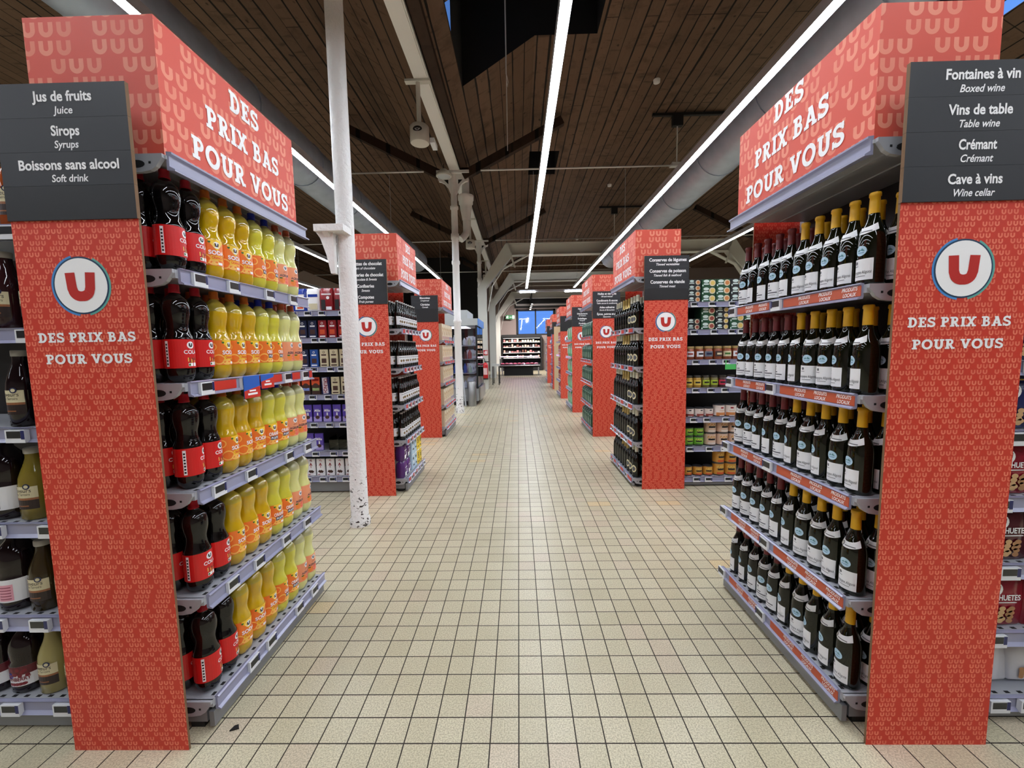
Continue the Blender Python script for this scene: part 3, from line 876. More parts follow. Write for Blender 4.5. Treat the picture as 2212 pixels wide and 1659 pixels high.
def header(S, y0, y1, z0, label, lettering=True, h=0.425, back=0.43):
    t = thing('header_box', label, 'sign', (0, 0, 0), group='red header boxes')
    m = MB(); S.box(m, 0.012, back, y0, y1, z0, z0+h)
    m.build('printed_box', [RED_BIG], t)
    if lettering:
        yc = (y0+y1)/2; L = y1-y0
        off = 0.033*S.s
        for ln, zz, wd, sh in (('DES', 0.325, 0.185, 0.03), ('PRIX BAS', 0.192, 0.46, 0.03), ('POUR VOUS', 0.05, 0.605, 0.022)):
            q = MB(); q.shape(slab(ln, 0.077, wd*L/0.80), S.face_fn(yc+sh, z0+zz, 0.0105), 0, True); q.build('text_line', [WHITE], t)
    return t

def end_panel(xc, y, lines, label, board=True, logo=True, w=0.40, back_only=False):
    """red printed board with the charcoal sign at its head; y is its printed face"""
    t = thing('end_panel', label, 'sign', (0, 0, 0), group='red end panels')
    x0, x1 = xc-w/2, xc+w/2
    if back_only:
        if xc > 0: x0 += 0.10
        else: x1 -= 0.10
    m = MB(); m.box(x0, x1, y, y+0.008, 0.0, 1.78 if not back_only else 2.0, {'-y': 0, '+y': 0, '': 1})
    m.build('printed_board', [RED_SMALL, CARD], t)
    if back_only: return t
    if board:
        m = MB(); n = 4; hb = 0.395; z1 = 2.172
        k_ = [0.0, 0.098, 0.196, 0.294, hb] if len(lines) >= 4 else [0.0]+[0.098*(i+1) for i in range(len(lines))]+[hb]
        k_ = sorted(set(min(v, hb) for v in k_))
        for a, b in zip(k_, k_[1:]):
            blank = (a >= 0.098*len(lines)-0.001)
            m.box(x0-0.002, x1+0.002, y-0.006, y+0.006, z1-b+0.0006, z1-a, {'-y': 1 if blank else 0, '': 0, '-x': 2, '+x': 2})
        o = m.build('sign_board', [BLACKBOARD, BLACKBOARD2, CARD], t)
        if lines:
            for i, (fr, en, wf, we, it) in enumerate(lines):
                zt = z1-0.098*i
                q = MB(); q.shape(text(fr, 0.0405, 0.028, 0.0, width=wf), lambda a, b, z_=zt-0.051: (xc+0.008+a, y-0.0068, z_+b))
                q.build('text_line', [WHITE], o)
                q = MB(); q.shape(text(en, 0.0300, 0.018, 0.25 if it else 0.12, width=we), lambda a, b, z_=zt-0.087: (xc+0.008+a, y-0.0068, z_+b))
                q.build('text_line', [WHITE], o)
    if logo:
        lg = MB()
        P = lambda a, b, d=0.0012: (xc+a, y-d, 1.58+b)
        lg.shape(disc(0.0885, 48), lambda a, b: P(a, b, 0.0008), 2)
        lg.shape(arcband(0.0885, 0.0945, 105, 262), lambda a, b: P(a, b, 0.0008), 3)
        lg.shape(arcband(0.0885, 0.0945, -78, 62), lambda a, b: P(a, b, 0.0008), 4)
        lg.shape(disc(0.0835, 48), lambda a, b: P(a, b, 0.0014), 0)
        lg.shape(poly_u(0.088), lambda a, b: P(a, b-0.004, 0.0020), 1, True)
        lg.build('logo', [WHITE, INKRED, NAVY, SKYB, TEAL], t)
        for ln, wd, zz in (('DES PRIX BAS', 0.312, 1.405), ('POUR VOUS', 0.277, 1.337)):
            q = MB(); q.shape(slab(ln, 0.030, wd), lambda a, b: (xc+a, y-0.0012, zz+b), 0, True); q.build('text_line', [WHITE], t)
    return t

ZL = [1.640, 1.263, 0.885, 0.502, 0.115]
ZR = [1.550, 1.185, 0.835, 0.470, 0.118]

# --- first pair
SL1, UL1 = end_unit(1, -1.12, 1.345, 2.165, ZL, 'grey metal shelf unit stocked with cola and orange soda bottles',
    tags={0: (1.43, 1.60, 1.83, 2.02), 1: (1.42, 1.63, 1.93, 2.09), 2: (1.44, 1.62, 1.90, 2.07), 3: (1.47, 1.63, 1.83, 2.02), 4: (1.55, 1.67, 1.90, 2.05)},
    strips={1: dict(strip=STRIP_R, gaps=((1.46, 1.58), (1.72, 1.89), (1.97, 2.05), (2.13, 2.17)))})
header(SL1, 1.355, 2.14, 2.002, 'red header box resting on top of the cola and soda shelf unit')
end_panel(-1.358, 1.268, [('Jus de fruits', 'Juice', 0.181, 0.059, 0), ('Sirops', 'Syrups', 0.087, 0.074, 0), ('Boissons sans alcool', 'Soft drink', 0.309, 0.113, 0)],
    'tall red end panel listing juice, syrups and soft drinks on its dark board')
end_panel(-1.358, 2.215, [], 'plain red panel closing the far end of the soda shelf unit', back_only=True)

OT = dict(strip=STRIP_O, strip_text=True)
SR1, UR1 = end_unit(-1, 1.13, 1.36, 2.19, ZR, 'grey metal shelf unit stocked with wine bottles, orange strips on its rails',
    tags={0: (1.80, 2.16), 1: (1.82, 2.17), 2: (1.82, 2.19), 3: (1.82, 2.19), 4: (1.83, 2.19)},
    strips={i: dict(gaps=((1.37, 1.76), (1.86, 2.12)), **OT) for i in range(5)})
header(SR1, 1.375, 2.18, 2.002, 'red header box resting on top of the wine shelf unit', h=0.405, back=0.385)
end_panel(1.358, 1.285, [('Fontaines à vin', 'Boxed wine', 0.213, 0.129, 1), ('Vins de table', 'Table wine', 0.186, 0.117, 1), ('Crémant', 'Crémant', 0.111, 0.095, 1), ('Cave à vins', 'Wine cellar', 0.160, 0.122, 1)],
    'tall red end panel listing boxed wine, table wine and wine cellar on its dark board')
end_panel(1.358, 2.235, [], 'plain red panel closing the far end of the wine shelf unit', back_only=True)

# --- second pair
RT = dict(strip=STRIP_R)
def even(y0, y1, n): return [y0+(y1-y0)*(i+0.5)/n for i in range(n)]
def dashes(y0, y1, n): return tuple((y0+(y1-y0)*(i+0.18)/n, y0+(y1-y0)*(i+0.82)/n) for i in range(n))
SL2, UL2 = end_unit(1, -1.085, 3.80, 4.50, [1.56, 1.19, 0.84, 0.50, 0.125], 'grey metal shelf unit stocked with small dark bottles and coffee bags',
    tags={i: even(3.86, 4.5, 5) for i in range(5)}, strips={i: dict(gaps=dashes(3.82, 4.5, 6), **RT) for i in range(5)})
header(SL2, 3.80, 4.48, 2.002, 'red header box above the small dark bottles')
end_panel(-1.368, 3.69, [('Tablettes de chocolat', 'Bars of chocolate', 0.31, 0.19, 1), ('Confiseries de chocolat', 'Chocolate & Sweets', 0.33, 0.21, 1), ('Confiseries', 'Sweets', 0.155, 0.075, 1), ('Compotes', 'Fruit purees', 0.145, 0.13, 1)],
    'tall red end panel listing chocolate and sweets, partly behind the white column')
end_panel(-1.368, 4.56, [], 'plain red panel closing the far end of the small dark bottle shelf', back_only=True)
SR2, UR2 = end_unit(-1, 1.085, 3.86, 4.76, [1.53, 1.165, 0.80, 0.44, 0.085], 'grey metal shelf unit stocked with sparkling wine, red strips on its rails',
    tags={i: even(3.9, 4.76, 3) for i in range(5)}, strips={i: dict(gaps=((3.88, 4.10), (4.20, 4.42), (4.52, 4.74)), **RT) for i in range(5)})
header(SR2, 3.87, 4.75, 2.002, 'red header box above the sparkling wine shelf unit')
end_panel(1.358, 3.79, [('Conserves de légumes', 'Tinned vegetables', 0.336, 0.21, 1), ('Conserves de poisson', 'Tinned fish & seafood', 0.328, 0.25, 1), ('Conserves de viande', 'Tinned meat', 0.31, 0.145, 1)],
    'tall red end panel listing tinned vegetables, fish and meat on its dark board')
end_panel(1.358, 4.83, [], 'plain red panel closing the far end of the sparkling wine shelf unit', back_only=True)

# --- the rest of the rows
SL3, UL3 = end_unit(1, -1.14, 6.25, 7.20, [1.50, 1.17, 0.84, 0.49, 0.15], 'grey metal shelf unit stocked with beige biscuit packs',
    tags={}, strips={i: dict(gaps=dashes(6.27, 7.2, 4), **RT) for i in range(5)}, slots=False)
header(SL3, 6.26, 7.18, 2.002, 'red header box above the biscuit packs')
end_panel(-1.40, 6.18, [('Biscottes', 'Crispbread', 0.155, 0.13, 1), ('Céréales', 'Cereals', 0.14, 0.09, 1)], 'red end panel listing crispbread and cereals on its dark board')
end_panel(-1.40, 7.27, [], 'plain red panel closing the far end of the biscuit shelf unit', back_only=True)
far = [(6.10, 6.17, 7.15, 'dark green coffee packs', [('Huiles et vinaigres', 'Oil and vinegar', 0.27, 0.17, 1), ('Condiments & sauces', 'Table sauces & condiments', 0.31, 0.30, 1), ('Aides culinaires', 'Stocks & flavourings', 0.22, 0.22, 1), ('Épices, poivres et sel', 'Seasoning', 0.29, 0.115, 1)], 'oils, sauces and seasoning'),
       (8.42, 8.50, 9.45, 'pale green packs', [('Nettoyants', 'Cleaners', 0.17, 0.11, 1), ('Désodorisants', 'Air fresheners', 0.21, 0.15, 1), ('Emballages', 'Wrapping', 0.18, 0.11, 1), ('Produits', 'Products', 0.14, 0.10, 1)], 'cleaning and wrapping goods'),
       (10.77, 10.85, 11.80, 'red bottles', [], None), (13.2, 13.28, 14.2, 'blue boxes', [], None), (15.6, 15.68, 16.6, 'white packs', [], None)]
FAR = []
for y, a, b, what, lines, topic in far:
    S_, U_ = end_unit(-1, 1.10, a, b, [1.52, 1.16, 0.82, 0.47, 0.12], 'grey metal shelf unit stocked with %s' % what, slots=False,
        strips={i: dict(gaps=dashes(a+0.02, b, 4), **RT) for i in range(5)} if y < 8 else {})
    header(S_, a, b-0.02, 2.002, 'red header box above the %s' % what)
    end_panel(1.31 if y < 11 else 1.30, y, lines, ('red end panel listing %s' % topic) if topic else 'red end panel beside the %s, its dark board seen edge on' % what)
    FAR.append((S_, a, b, what))

# ================================================================ products
def capsule_mats(*n): return [MATS[i] for i in n]
LAB_W = mat('label_white', (232, 232, 234), 0.5)
LAB_INK = mat('label_grey_ink', (92, 92, 98), 0.6)
def u_spot(mb, rfn, zc_, r, disc_m, ink_m, th0=0.0):
    """round spot with a small U on a turned surface"""
    R = rfn(zc_)
    mb.shape(disc(r, 20), lambda a, b: ((R+0.0012)*math.cos(th0+a/R), (R+0.0012)*math.sin(th0+a/R), zc_+b), disc_m)
    mb.shape(poly_u(r*1.05), lambda a, b: ((R+0.0018)*math.cos(th0+a/R), (R+0.0018)*math.sin(th0+a/R), zc_+b), ink_m)
def wrap_text(mb, R, tx, z, m, th0=0.0, off=0.0018):
    mb.shape(tx, lambda a, b: ((R+off)*math.cos(th0+a/R), (R+off)*math.sin(th0+a/R), z+b), m)

# ---- soda bottles (1.5 l)
SH, SRAD = 0.335, 0.0426
SP = [(0.0, .52), (0.012, .70), (.05, .92), (.10, .99), (.14, 1), (.44, 1), (.465, .97), (.50, .86), (.54, .79), (.575, .765), (.61, .78), (.65, .85), (.69, .92), (.73, .95), (.77, .95), (.81, .90), (.842, .80), (.866, .66), (.884, .50), (.896, .39), (.905, .345), (.92, .33)]
def rs(z):
    q = z/SH
    for (a, ra), (b, rb) in zip(SP, SP[1:]):
        if a <= q <= b: return SRAD*(ra+(rb-ra)*(q-a)/(b-a))
    return SRAD
def petal(z, a):
    q = z/SH
    return 1.0 if q > 0.10 else 1.0-0.16*(1-q/0.10)*(0.5+0.5*math.cos(5*a))
def soda(name, label, body_m, liquid_top, neck_m, cap_m, wrap):
    t = thing(name, label, 'bottle')
    m = MB()
    pr = [(q*SH, r*SRAD) for q, r in SP]
    m.lathe(pr, 30, [0 if q < liquid_top else 1 for q, _ in SP[1:]], petal)
    m.build('bottle_body', [body_m, neck_m], t)
    c_ = MB()
    c_.lathe([(SH*.912, .0170), (SH*.924, .0170), (SH*.926, .0156), (SH*.99, .0150), (SH, .0138)], 20)
    c_.build('cap', [cap_m], t)
    wrap(t)
    return t
cola_liq = mat('cola', (8, 6, 6), 0.05, 0, 0.55)
cola_neck = mat('cola_neck', (20, 14, 12), 0.05, 0, 0.55)
def pet(name, rgb): 
    m = mat(name, rgb, 0.10, 0, 0.5, 0.9)
    b = m.node_tree.nodes['Principled BSDF']
    b.inputs['Subsurface Weight'].default_value = 0.25
    b.inputs['Subsurface Radius'].default_value = (0.02, 0.015, 0.004)
    return m
or_liq = pet('orange_drink', (204, 164, 10)); or_neck = mat('orange_neck', (188, 166, 56), 0.08, 0, 0.5, 1.0)
pu_liq = pet('pulp_drink', (210, 202, 64)); pu_neck = mat('pulp_neck', (196, 190, 100), 0.08, 0, 0.5, 1.0)
ag_liq = pet('citrus_drink', (222, 220, 146)); ag_neck = mat('citrus_neck', (200, 198, 150), 0.08, 0, 0.5, 1.0)
CAPR = mat('cap_red', (186, 22, 40), 0.35); CAPO = mat('cap_orange', (216, 110, 36), 0.35); CAPB = mat('cap_blue', (28, 44, 170), 0.35); CAPS = mat('cap_salmon', (206, 96, 60), 0.35)
LRED = mat('cola_label_red', (208, 28, 28), 0.35); LORG = mat('soda_label_orange', (238, 122, 40), 0.35); LYEL = mat('soda_label_yellow', (250, 205, 50), 0.35)
LSAL = mat('citrus_label_salmon', (240, 158, 116), 0.4); INKN = mat('ink_navy', (30, 34, 70), 0.5); BROWN = mat('ink_brown', (120, 60, 36), 0.5)
LPALE = mat('orange_slice', (252, 196, 96), 0.45); LEAF = mat('ink_leaf', (60, 110, 40), 0.5); SCARLET = mat('ink_scarlet', (232, 72, 44), 0.45)
def wrap_cola(t):
    m = MB(); z0, z1 = SH*.145, SH*.44; R = rs(SH*.3)
    m.patch(rs, z0, z1, -PI, PI, 0, 36, 1, 0.0008)
    m.patch(rs, z0+0.006, z1-0.006, -1.75, -1.52, 1, 3, 1, 0.0014)
    for i in range(7): m.patch(rs, z0+0.012+i*0.011, z0+0.018+i*0.011, -1.70, -1.57, 2, 2, 1, 0.0018)
    u_spot(m, rs, z1-0.020, 0.0125, 1, 2)
    wrap_text(m, R, text('COLA', 0.0185, 0.02, 0, width=0.046), SH*.145+0.049, 1)
    for k_ in range(9):
        a = -0.30+0.085*k_; zz = z0+0.022+0.008*math.sin(k_*1.9)
        m.patch(rs, zz, zz+0.010+0.004*math.cos(k_*2.3), a, a+0.075, 3 if k_ % 3 else 4, 2, 1, 0.0013)
    m.patch(rs, z0+0.006, z0+0.017, -0.28, 0.10, 1, 4, 1, 0.0015); m.patch(rs, z0+0.008, z0+0.015, -0.26, -0.12, 5, 2, 1, 0.0019)
    m.patch(rs, z0+0.006, z0+0.018, 0.16, 0.40, 1, 3, 1, 0.0015)
    m.build('label', [LRED, WHITE, BLACK, BROWN, LPALE, LEAF], t)
def wrap_soda(t, word='SODA', sub='ORANGE', wcol=1, subm=4, subink=5):
    m = MB(); z0, z1 = SH*.155, SH*.44; R = rs(SH*.3)
    m.patch(rs, z0, z1, -PI, PI, 0, 36, 1, 0.0008)
    # yellow burst behind the spot, orange slices to the side
    m.patch(rs, lambda a: z1-0.040+0.05*abs(a), z1, -0.62, 0.62, 2, 12, 1, 0.0011)
    for a0, dz, r in ((-0.95, 0.022, 0.020), (0.95, 0.030, 0.020), (-2.2, 0.04, 0.024), (2.3, 0.03, 0.024), (-1.4, 0.07, 0.016)):
        m.shape(disc(r, 16), lambda a, b, a0=a0, dz=dz: ((R+0.0012)*math.cos(a0+a/R), (R+0.0012)*math.sin(a0+a/R), min(z1-0.001, max(z0+0.001, z0+dz+b))), 6)
        m.shape(disc(r*0.75, 16), lambda a, b, a0=a0, dz=dz: ((R+0.0015)*math.cos(a0+a/R), (R+0.0015)*math.sin(a0+a/R), min(z1-0.001, max(z0+0.001, z0+dz+b))), 0)
    m.patch(rs, lambda a: z1-0.014+0.03*abs(a+0.55), z1-0.006, -0.66, -0.46, 7, 3, 1, 0.0016)
    u_spot(m, rs, z1-0.019, 0.0125, 1, 3)
    wrap_text(m, R, text(word, 0.0215, 0.03, 0, width=0.056), z0+0.041, wcol, 0.0, 0.0023)
    m.patch(rs, z0+0.021, z0+0.037, -0.52, 0.52, subm, 8, 1, 0.0017)
    wrap_text(m, R, text(sub, 0.0140, 0.03, 0, width=0.038), z0+0.0245, subink, 0.0, 0.0023)
    m.patch(rs, z0+0.004, z0+0.013, 0.05, 0.45, 1, 4, 1, 0.0014)
    m.shape(disc(0.012, 14, 1.5), lambda a, b: ((R+0.0014)*math.cos(-0.3+a/R), (R+0.0014)*math.sin(-0.3+a/R), z0+0.0125+b), 6)
    m.build('label', [LORG, WHITE, LYEL, INKN, LYEL, SCARLET, LPALE, LEAF], t)
def wrap_pulp(t): wrap_soda(t, 'ORANGE', 'PULPO', 1, 3, 1)
def wrap_citrus(t):
    m = MB(); z0, z1 = SH*.155, SH*.44; R = rs(SH*.3)
    m.patch(rs, z0, z1, -PI, PI, 0, 36, 1, 0.0008)
    u_spot(m, rs, z1-0.017, 0.0118, 1, 2)
    wrap_text(m, R, text('AGRUMES', 0.0165, 0.02, 0.1, width=0.062), z0+0.036, 2)
    m.patch(rs, z0+0.056, z0+0.059, -0.3, 0.3, 5, 4, 1, 0.0014); m.patch(rs, z0+0.062, z0+0.064, -0.25, 0.25, 5, 4, 1, 0.0014)
    for a0, dz, r, mm in ((-0.45, 0.018, 0.014, 3), (0.15, 0.019, 0.016, 4), (0.60, 0.016, 0.013, 3)):
        m.shape(disc(r, 16), lambda a, b, a0=a0, dz=dz: ((R+0.0013)*math.cos(a0+a/R), (R+0.0013)*math.sin(a0+a/R), z0+dz+b), mm)
    m.patch(rs, z0+0.026, z0+0.032, -0.75, -0.45, 6, 3, 1, 0.0016)
    m.build('label', [LSAL, WHITE, INKN, mat('citrus_orange', (244, 140, 60), 0.5), mat('citrus_pink', (240, 110, 92), 0.5), mat('ink_salmon_dark', (196, 110, 84), 0.5), LEAF], t)
cola = soda('soda_bottle', 'x', cola_liq, 0.80, cola_neck, CAPR, wrap_cola)
orange = soda('soda_bottle', 'x', or_liq, 0.80, or_neck, CAPO, wrap_soda)
pulp = soda('soda_bottle', 'x', pu_liq, 0.80, pu_neck, CAPB, wrap_pulp)
citrus = soda('soda_bottle', 'x', ag_liq, 0.80, ag_neck, CAPS, wrap_citrus)
ORD = ['first', 'second', 'third', 'fourth', 'fifth', 'sixth', 'seventh', 'eighth', 'ninth', 'tenth', 'eleventh', 'twelfth', 'thirteenth', 'fourteenth']
SHELF5 = ['top shelf', 'second shelf', 'middle shelf', 'fourth shelf', 'bottom shelf']
kinds = [cola, cola, orange, orange, orange, pulp, pulp, citrus, citrus]
desc = {cola.name: 'cola bottle with red label', orange.name: 'orange soda bottle with orange label', pulp.name: 'paler pulp soda bottle with blue cap', citrus.name: 'pale citrus soda bottle with salmon label'}
yaw_near = [0.35, 0.12, -0.1, 0.1, 0.0, 0.15, 0.1, 0.0, 0.05]
for si, z in enumerate(ZL):
    for row in range(2):
        for i, kd in enumerate(kinds):
            yy = 1.402+i*0.0895+random.uniform(-.001, .001)
            d = 0.060+0.092*row+random.uniform(-.002, .002)
            rz = yaw_near[i]*0.6+random.uniform(-.3, .3)
            place(kd, USED, (SL1.x(d), yy, z+0.002), rz, '%s, %s from near red panel, %s, %s row' % (desc[kd.name], ORD[i], SHELF5[si], 'front' if row == 0 else 'back'), 'soda bottles on the end unit')

# promotional cards hanging under the second soda shelf
for nm, ya, yb, dz, mm, lb in (('promotional_card', 1.60, 1.70, 0.085, 0, 'blue and red promotion card around a price tag on the second soda shelf'), ('promotional_card', 1.71, 1.80, 0.055, 1, 'small blue and red promotion card beside the larger one on the second soda shelf')):
    t = thing(nm, lb, 'card', (0, 0, 0), group='promotion cards')
    q = MB(); SL1.box(q, -0.0215, -0.0195, ya, yb, 1.263-dz, 1.268, 0); q.build('card', [STRIP_B], t)
    q = MB(); q.prism([(ya, 1.263-dz), (yb, 1.263-dz), (yb, 1.263-dz+0.045), (ya, 1.263-dz+0.03)], lambda a, b, w_: (SL1.x(-0.0216)+w_, a, b), 0.0, 0.0008)
    q.build('red_foot', [STRIP_R], t)
    q = MB(); SL1.box(q, -0.0228, -0.0224, ya+0.02, yb-0.02, 1.263-dz+0.012, 1.263-dz+0.020, 0); SL1.box(q, -0.0228, -0.0224, ya+0.03, yb-0.03, 1.263-dz+0.026, 1.263-dz+0.032, 0); q.build('printing', [WHITE], t)

# ---- wine bottles
WH, WR = 0.300, 0.0388
WP = [(0, .88), (.008, .97), (.02, 1), (.44, 1), (.49, .985), (.54, .94), (.585, .86), (.625, .75), (.66, .63), (.70, .50), (.74, .41), (.78, .37), (.95, .345)]
def rw(z):
    q = z/WH
    for (a, ra), (b, rb) in zip(WP, WP[1:]):
        if a <= q <= b: return WR*(ra+(rb-ra)*(q-a)/(b-a))
    return WR*0.36
GLASS_D = mat('dark_green_wine_glass', (7, 9, 5), 0.045, 0, 0.5)
GLASS_O = mat('olive_wine_glass', (14, 16, 6), 0.045, 0, 0.5)
CAPY = mat('capsule_yellow', (212, 160, 18), 0.42); CAPM = mat('capsule_maroon', (104, 28, 34), 0.42)
STICK = mat('sticker_blue', (178, 208, 228), 0.45); STICK2 = mat('sticker_hill', (92, 140, 150), 0.5)
def wine(glass, cap, word):
    t = thing('wine_bottle', 'x', 'bottle')
    m = MB(); m.lathe([(q*WH, r*WR) for q, r in WP], 28); m.build('bottle_body', [glass], t)
    c_ = MB(); c_.lathe([(WH*.775, WR*.395), (WH*.90, WR*.372), (WH*.955, WR*.36), (WH*.958, WR*.42), (WH*.985, WR*.42), (WH*1.0, WR*.38)], 20); c_.build('capsule', [cap], t)
    n = MB()
    n.patch(rw, lambda a: WH*(0.598-0.045*math.cos(a*1.1)), lambda a: WH*(0.675-0.050*math.cos(a*1.1)), -1.25, 1.25, 0, 16, 3, 0.0010)
    R = rw(WH*.60)
    n.shape(disc(0.0085, 14), lambda a, b: ((rw(WH*.595+b)+0.0018)*math.cos(-0.55+a/R), (rw(WH*.595+b)+0.0018)*math.sin(-0.55+a/R), WH*.590+b), 1)
    n.shape(disc(0.0060, 14), lambda a, b: ((rw(WH*.595+b)+0.0022)*math.cos(-0.55+a/R), (rw(WH*.595+b)+0.0022)*math.sin(-0.55+a/R), WH*.590+b), 2)
    n.patch(rw, WH*.575, WH*.585, -0.2, 0.75, 1, 6, 1, 0.0016)
    n.build('neck_label', [LAB_W, LAB_INK, mat('sticker_silver', (200, 200, 190), 0.4)], t)
    s = MB()
    s.shape(disc(0.0165, 24, 1.12), lambda a, b: ((WR+0.0012)*math.cos(a/WR), (WR+0.0012)*math.sin(a/WR), WH*.375+b), 0)
    s.shape(([(-0.012, -0.001), (-0.004, 0.006), (0.0, 0.002), (0.005, 0.008), (0.013, -0.001)], [(0, 1, 2), (2, 3, 4), (0, 2, 4)]), lambda a, b: ((WR+0.0017)*math.cos(a/WR), (WR+0.0017)*math.sin(a/WR), WH*.375+b), 1)
    s.patch(rw, WH*.350, WH*.360, -0.28, 0.28, 2, 6, 1, 0.0016)
    s.build('round_sticker', [STICK, STICK2, mat('sticker_ink', (120, 160, 190), 0.5)], t)
    l = MB()
    l.patch(rw, WH*.055, WH*.285, -0.95, 0.95, 0, 16, 1, 0.0009)
    l.shape(disc(0.0055, 12), lambda a, b: ((WR+0.0014)*math.cos(-0.35+a/WR), (WR+0.0014)*math.sin(-0.35+a/WR), WH*.245+b), 1)
    if word:
        wrap_text(l, WR, text(word, 0.0145, 0.0, 0.15, width=0.066), WH*.125, 2, 0.0, 0.0014)
    else:
        for zz, a, b in ((.160, -.55, .05), (.125, -.62, .62)): l.patch(rw, WH*zz, WH*(zz+.016), a, b, 1, 6, 1, 0.0014)
    for zz, a, b in ((.205, -.60, -.15), (.095, -.45, .45)): l.patch(rw, WH*zz, WH*(zz+.006), a, b, 1, 6, 1, 0.0014)
    l.build('label', [LAB_W, LAB_INK, mat('label_dark_ink', (50, 50, 56), 0.6)], t)
    return t
white_w = wine(GLASS_O, CAPY, 'Bourgogne Aligoté')
red_w = wine(GLASS_D, CAPM, '')
for si, z in enumerate(ZR):
    for row in range(2):
        for i in range(10):
            kd = white_w if i < 5 else red_w
            yy = 1.408+i*0.0822+random.uniform(-.0012, .0012)
            d = 0.056+0.086*row+random.uniform(-.002, .002)
            place(kd, USED, (SR1.x(d), yy, z+0.002), PI+random.uniform(-.42, .42), '%s capsule, %s from near red panel, %s, %s row' % ('wine bottle with yellow' if i < 5 else 'wine bottle with maroon', ORD[i], SHELF5[si], 'front' if row == 0 else 'back'), 'wine bottles on the end unit')

# ---- sparkling wine
CHW = mat('foil_white', (216, 214, 196), 0.4); GOLD = mat('foil_gold', (186, 160, 96), 0.35, 0.5); CREAM = mat('label_cream', (216, 206, 168), 0.5)
def fizz(cap, style):
    t = thing('sparkling_wine_bottle', 'x', 'bottle')
    m = MB(); m.lathe([(q*0.31, r*0.043) for q, r in WP], 22); m.build('bottle_body', [GLASS_D], t)
    lo = .60 if style == 1 else .80
    c_ = MB(); c_.lathe([(0.31*lo, rw(WH*lo)*1.05+.0012), (0.31*.70, rw(WH*.70)*1.06+.0012), (0.31*.78, .0172), (0.31*.955, .0160), (0.31*.958, .0182), (0.31*1.0, .0165)] if style == 1 else [(0.31*.80, .0170), (0.31*.955, .0160), (0.31*.958, .0182), (0.31, .0165)], 16); c_.build('foil', [cap], t)
    rf = lambda z: rw(z*WH/0.31)*1.054
    l = MB()
    if style == 0:
        l.shape(disc(0.036, 22, 0.72), lambda a, b: ((0.0442)*math.cos(a/0.043), (0.0442)*math.sin(a/0.043), 0.085+b), 0)
        l.shape(disc(0.022, 22, 0.72), lambda a, b: ((0.0448)*math.cos(a/0.043), (0.0448)*math.sin(a/0.043), 0.085+b), 1)
    elif style == 1:
        l.patch(rf, 0.035, 0.095, -1.4, 1.4, 0, 14, 1, 0.001); l.patch(rf, 0.055, 0.060, -0.5, 0.5, 1, 5, 1, 0.0016)
        l.shape(disc(0.013, 16), lambda a, b: ((rf(0.15+b)+0.0012)*math.cos(a/0.04), (rf(0.15+b)+0.0012)*math.sin(a/0.04), 0.15+b), 0); l.shape(disc(0.008, 16), lambda a, b: ((rf(0.15+b)+0.0018)*math.cos(a/0.04), (rf(0.15+b)+0.0018)*math.sin(a/0.04), 0.15+b), 2)
    else:
        l.patch(rf, 0.03, 0.12, -1.4, 1.4, 0, 14, 1, 0.001); l.patch(rf, 0.05, 0.085, -1.3, 1.3, 3, 14, 1, 0.0016); l.patch(rf, 0.10, 0.108, -0.6, 0.6, 3, 5, 1, 0.0016)
    l.build('label', [CREAM if style == 0 else LAB_W, LAB_INK, BLACK, mat('label_brick', (150, 56, 46), 0.5)], t)
    return t
fz = [fizz(CHW, 0), fizz(GOLD, 1), fizz(CHW, 2)]
fd = ['sparkling wine with white foil and oval label', 'sparkling wine with gold foil and white label', 'sparkling wine with white foil and brick-red label']
for si, z in enumerate([1.53, 1.165, 0.80, 0.44, 0.085]):
    for row in range(2):
        for i in range(9):
            k_ = i//3
            place(fz[k_], USED, (SR2.x(0.055+0.092*row), 3.915+i*0.097+random.uniform(-.002, .002), z+0.002), PI+(0.45 if k_ == 0 else 0.0)+random.uniform(-.2, .2), '%s, %s along, %s, %s row' % (fd[k_], ORD[i], SHELF5[si], 'front' if row == 0 else 'back'), 'sparkling wine bottles')

# ---- small dark bottles
def ale():
    t = thing('small_bottle', 'x', 'bottle')
    R, H_ = 0.0330, 0.262
    P = [(0, .9), (.02, 1), (.56, 1), (.62, .93), (.68, .72), (.74, .50), (.80, .40), (.97, .36)]
    m = MB(); m.lathe([(q*H_, r*R) for q, r in P], 18); m.build('bottle_body', [GLASS_D], t)
    c_ = MB(); c_.lathe([(H_*.955, R*.44), (H_*1.0, R*.42)], 14); c_.build('crown_cap', [mat('cap_silver', (190, 186, 182), 0.35, 0.4)], t)
    l = MB(); rf = lambda z: R if z < H_*.6 else R*.82
    l.patch(rf, H_*.14, H_*.44, -1.3, 1.3, 0, 12, 1, 0.001)
    l.shape(disc(0.012, 14), lambda a, b: ((R+.0016)*math.cos(a/R), (R+.0016)*math.sin(a/R), H_*.26+b), 1)
    l.patch(rf, H_*.37, H_*.385, -0.7, 0.7, 2, 5, 1, 0.0016); l.patch(rf, H_*.165, H_*.18, -0.6, 0.6, 2, 5, 1, 0.0016)
    l.build('label', [LAB_W, mat('label_bronze', (120, 96, 56), 0.5), LAB_INK], t)
    return t
ale_p = ale()
ZB = [1.56, 1.19, 0.84, 0.50, 0.125]
for si in range(4):
    for row in range(3 if si == 3 else 2):
        for i in range(9):
            place(ale_p, USED, (SL2.x(0.048+0.072*row), 3.842+i*0.0755, ZB[si]+0.002), -0.40+random.uniform(-.15, .15), 'small dark bottle with white label, %s along, %s, %s row' % (ORD[i], SHELF5[si], ('front', 'middle' if si == 3 else 'back', 'back')[row]), 'small dark bottles')

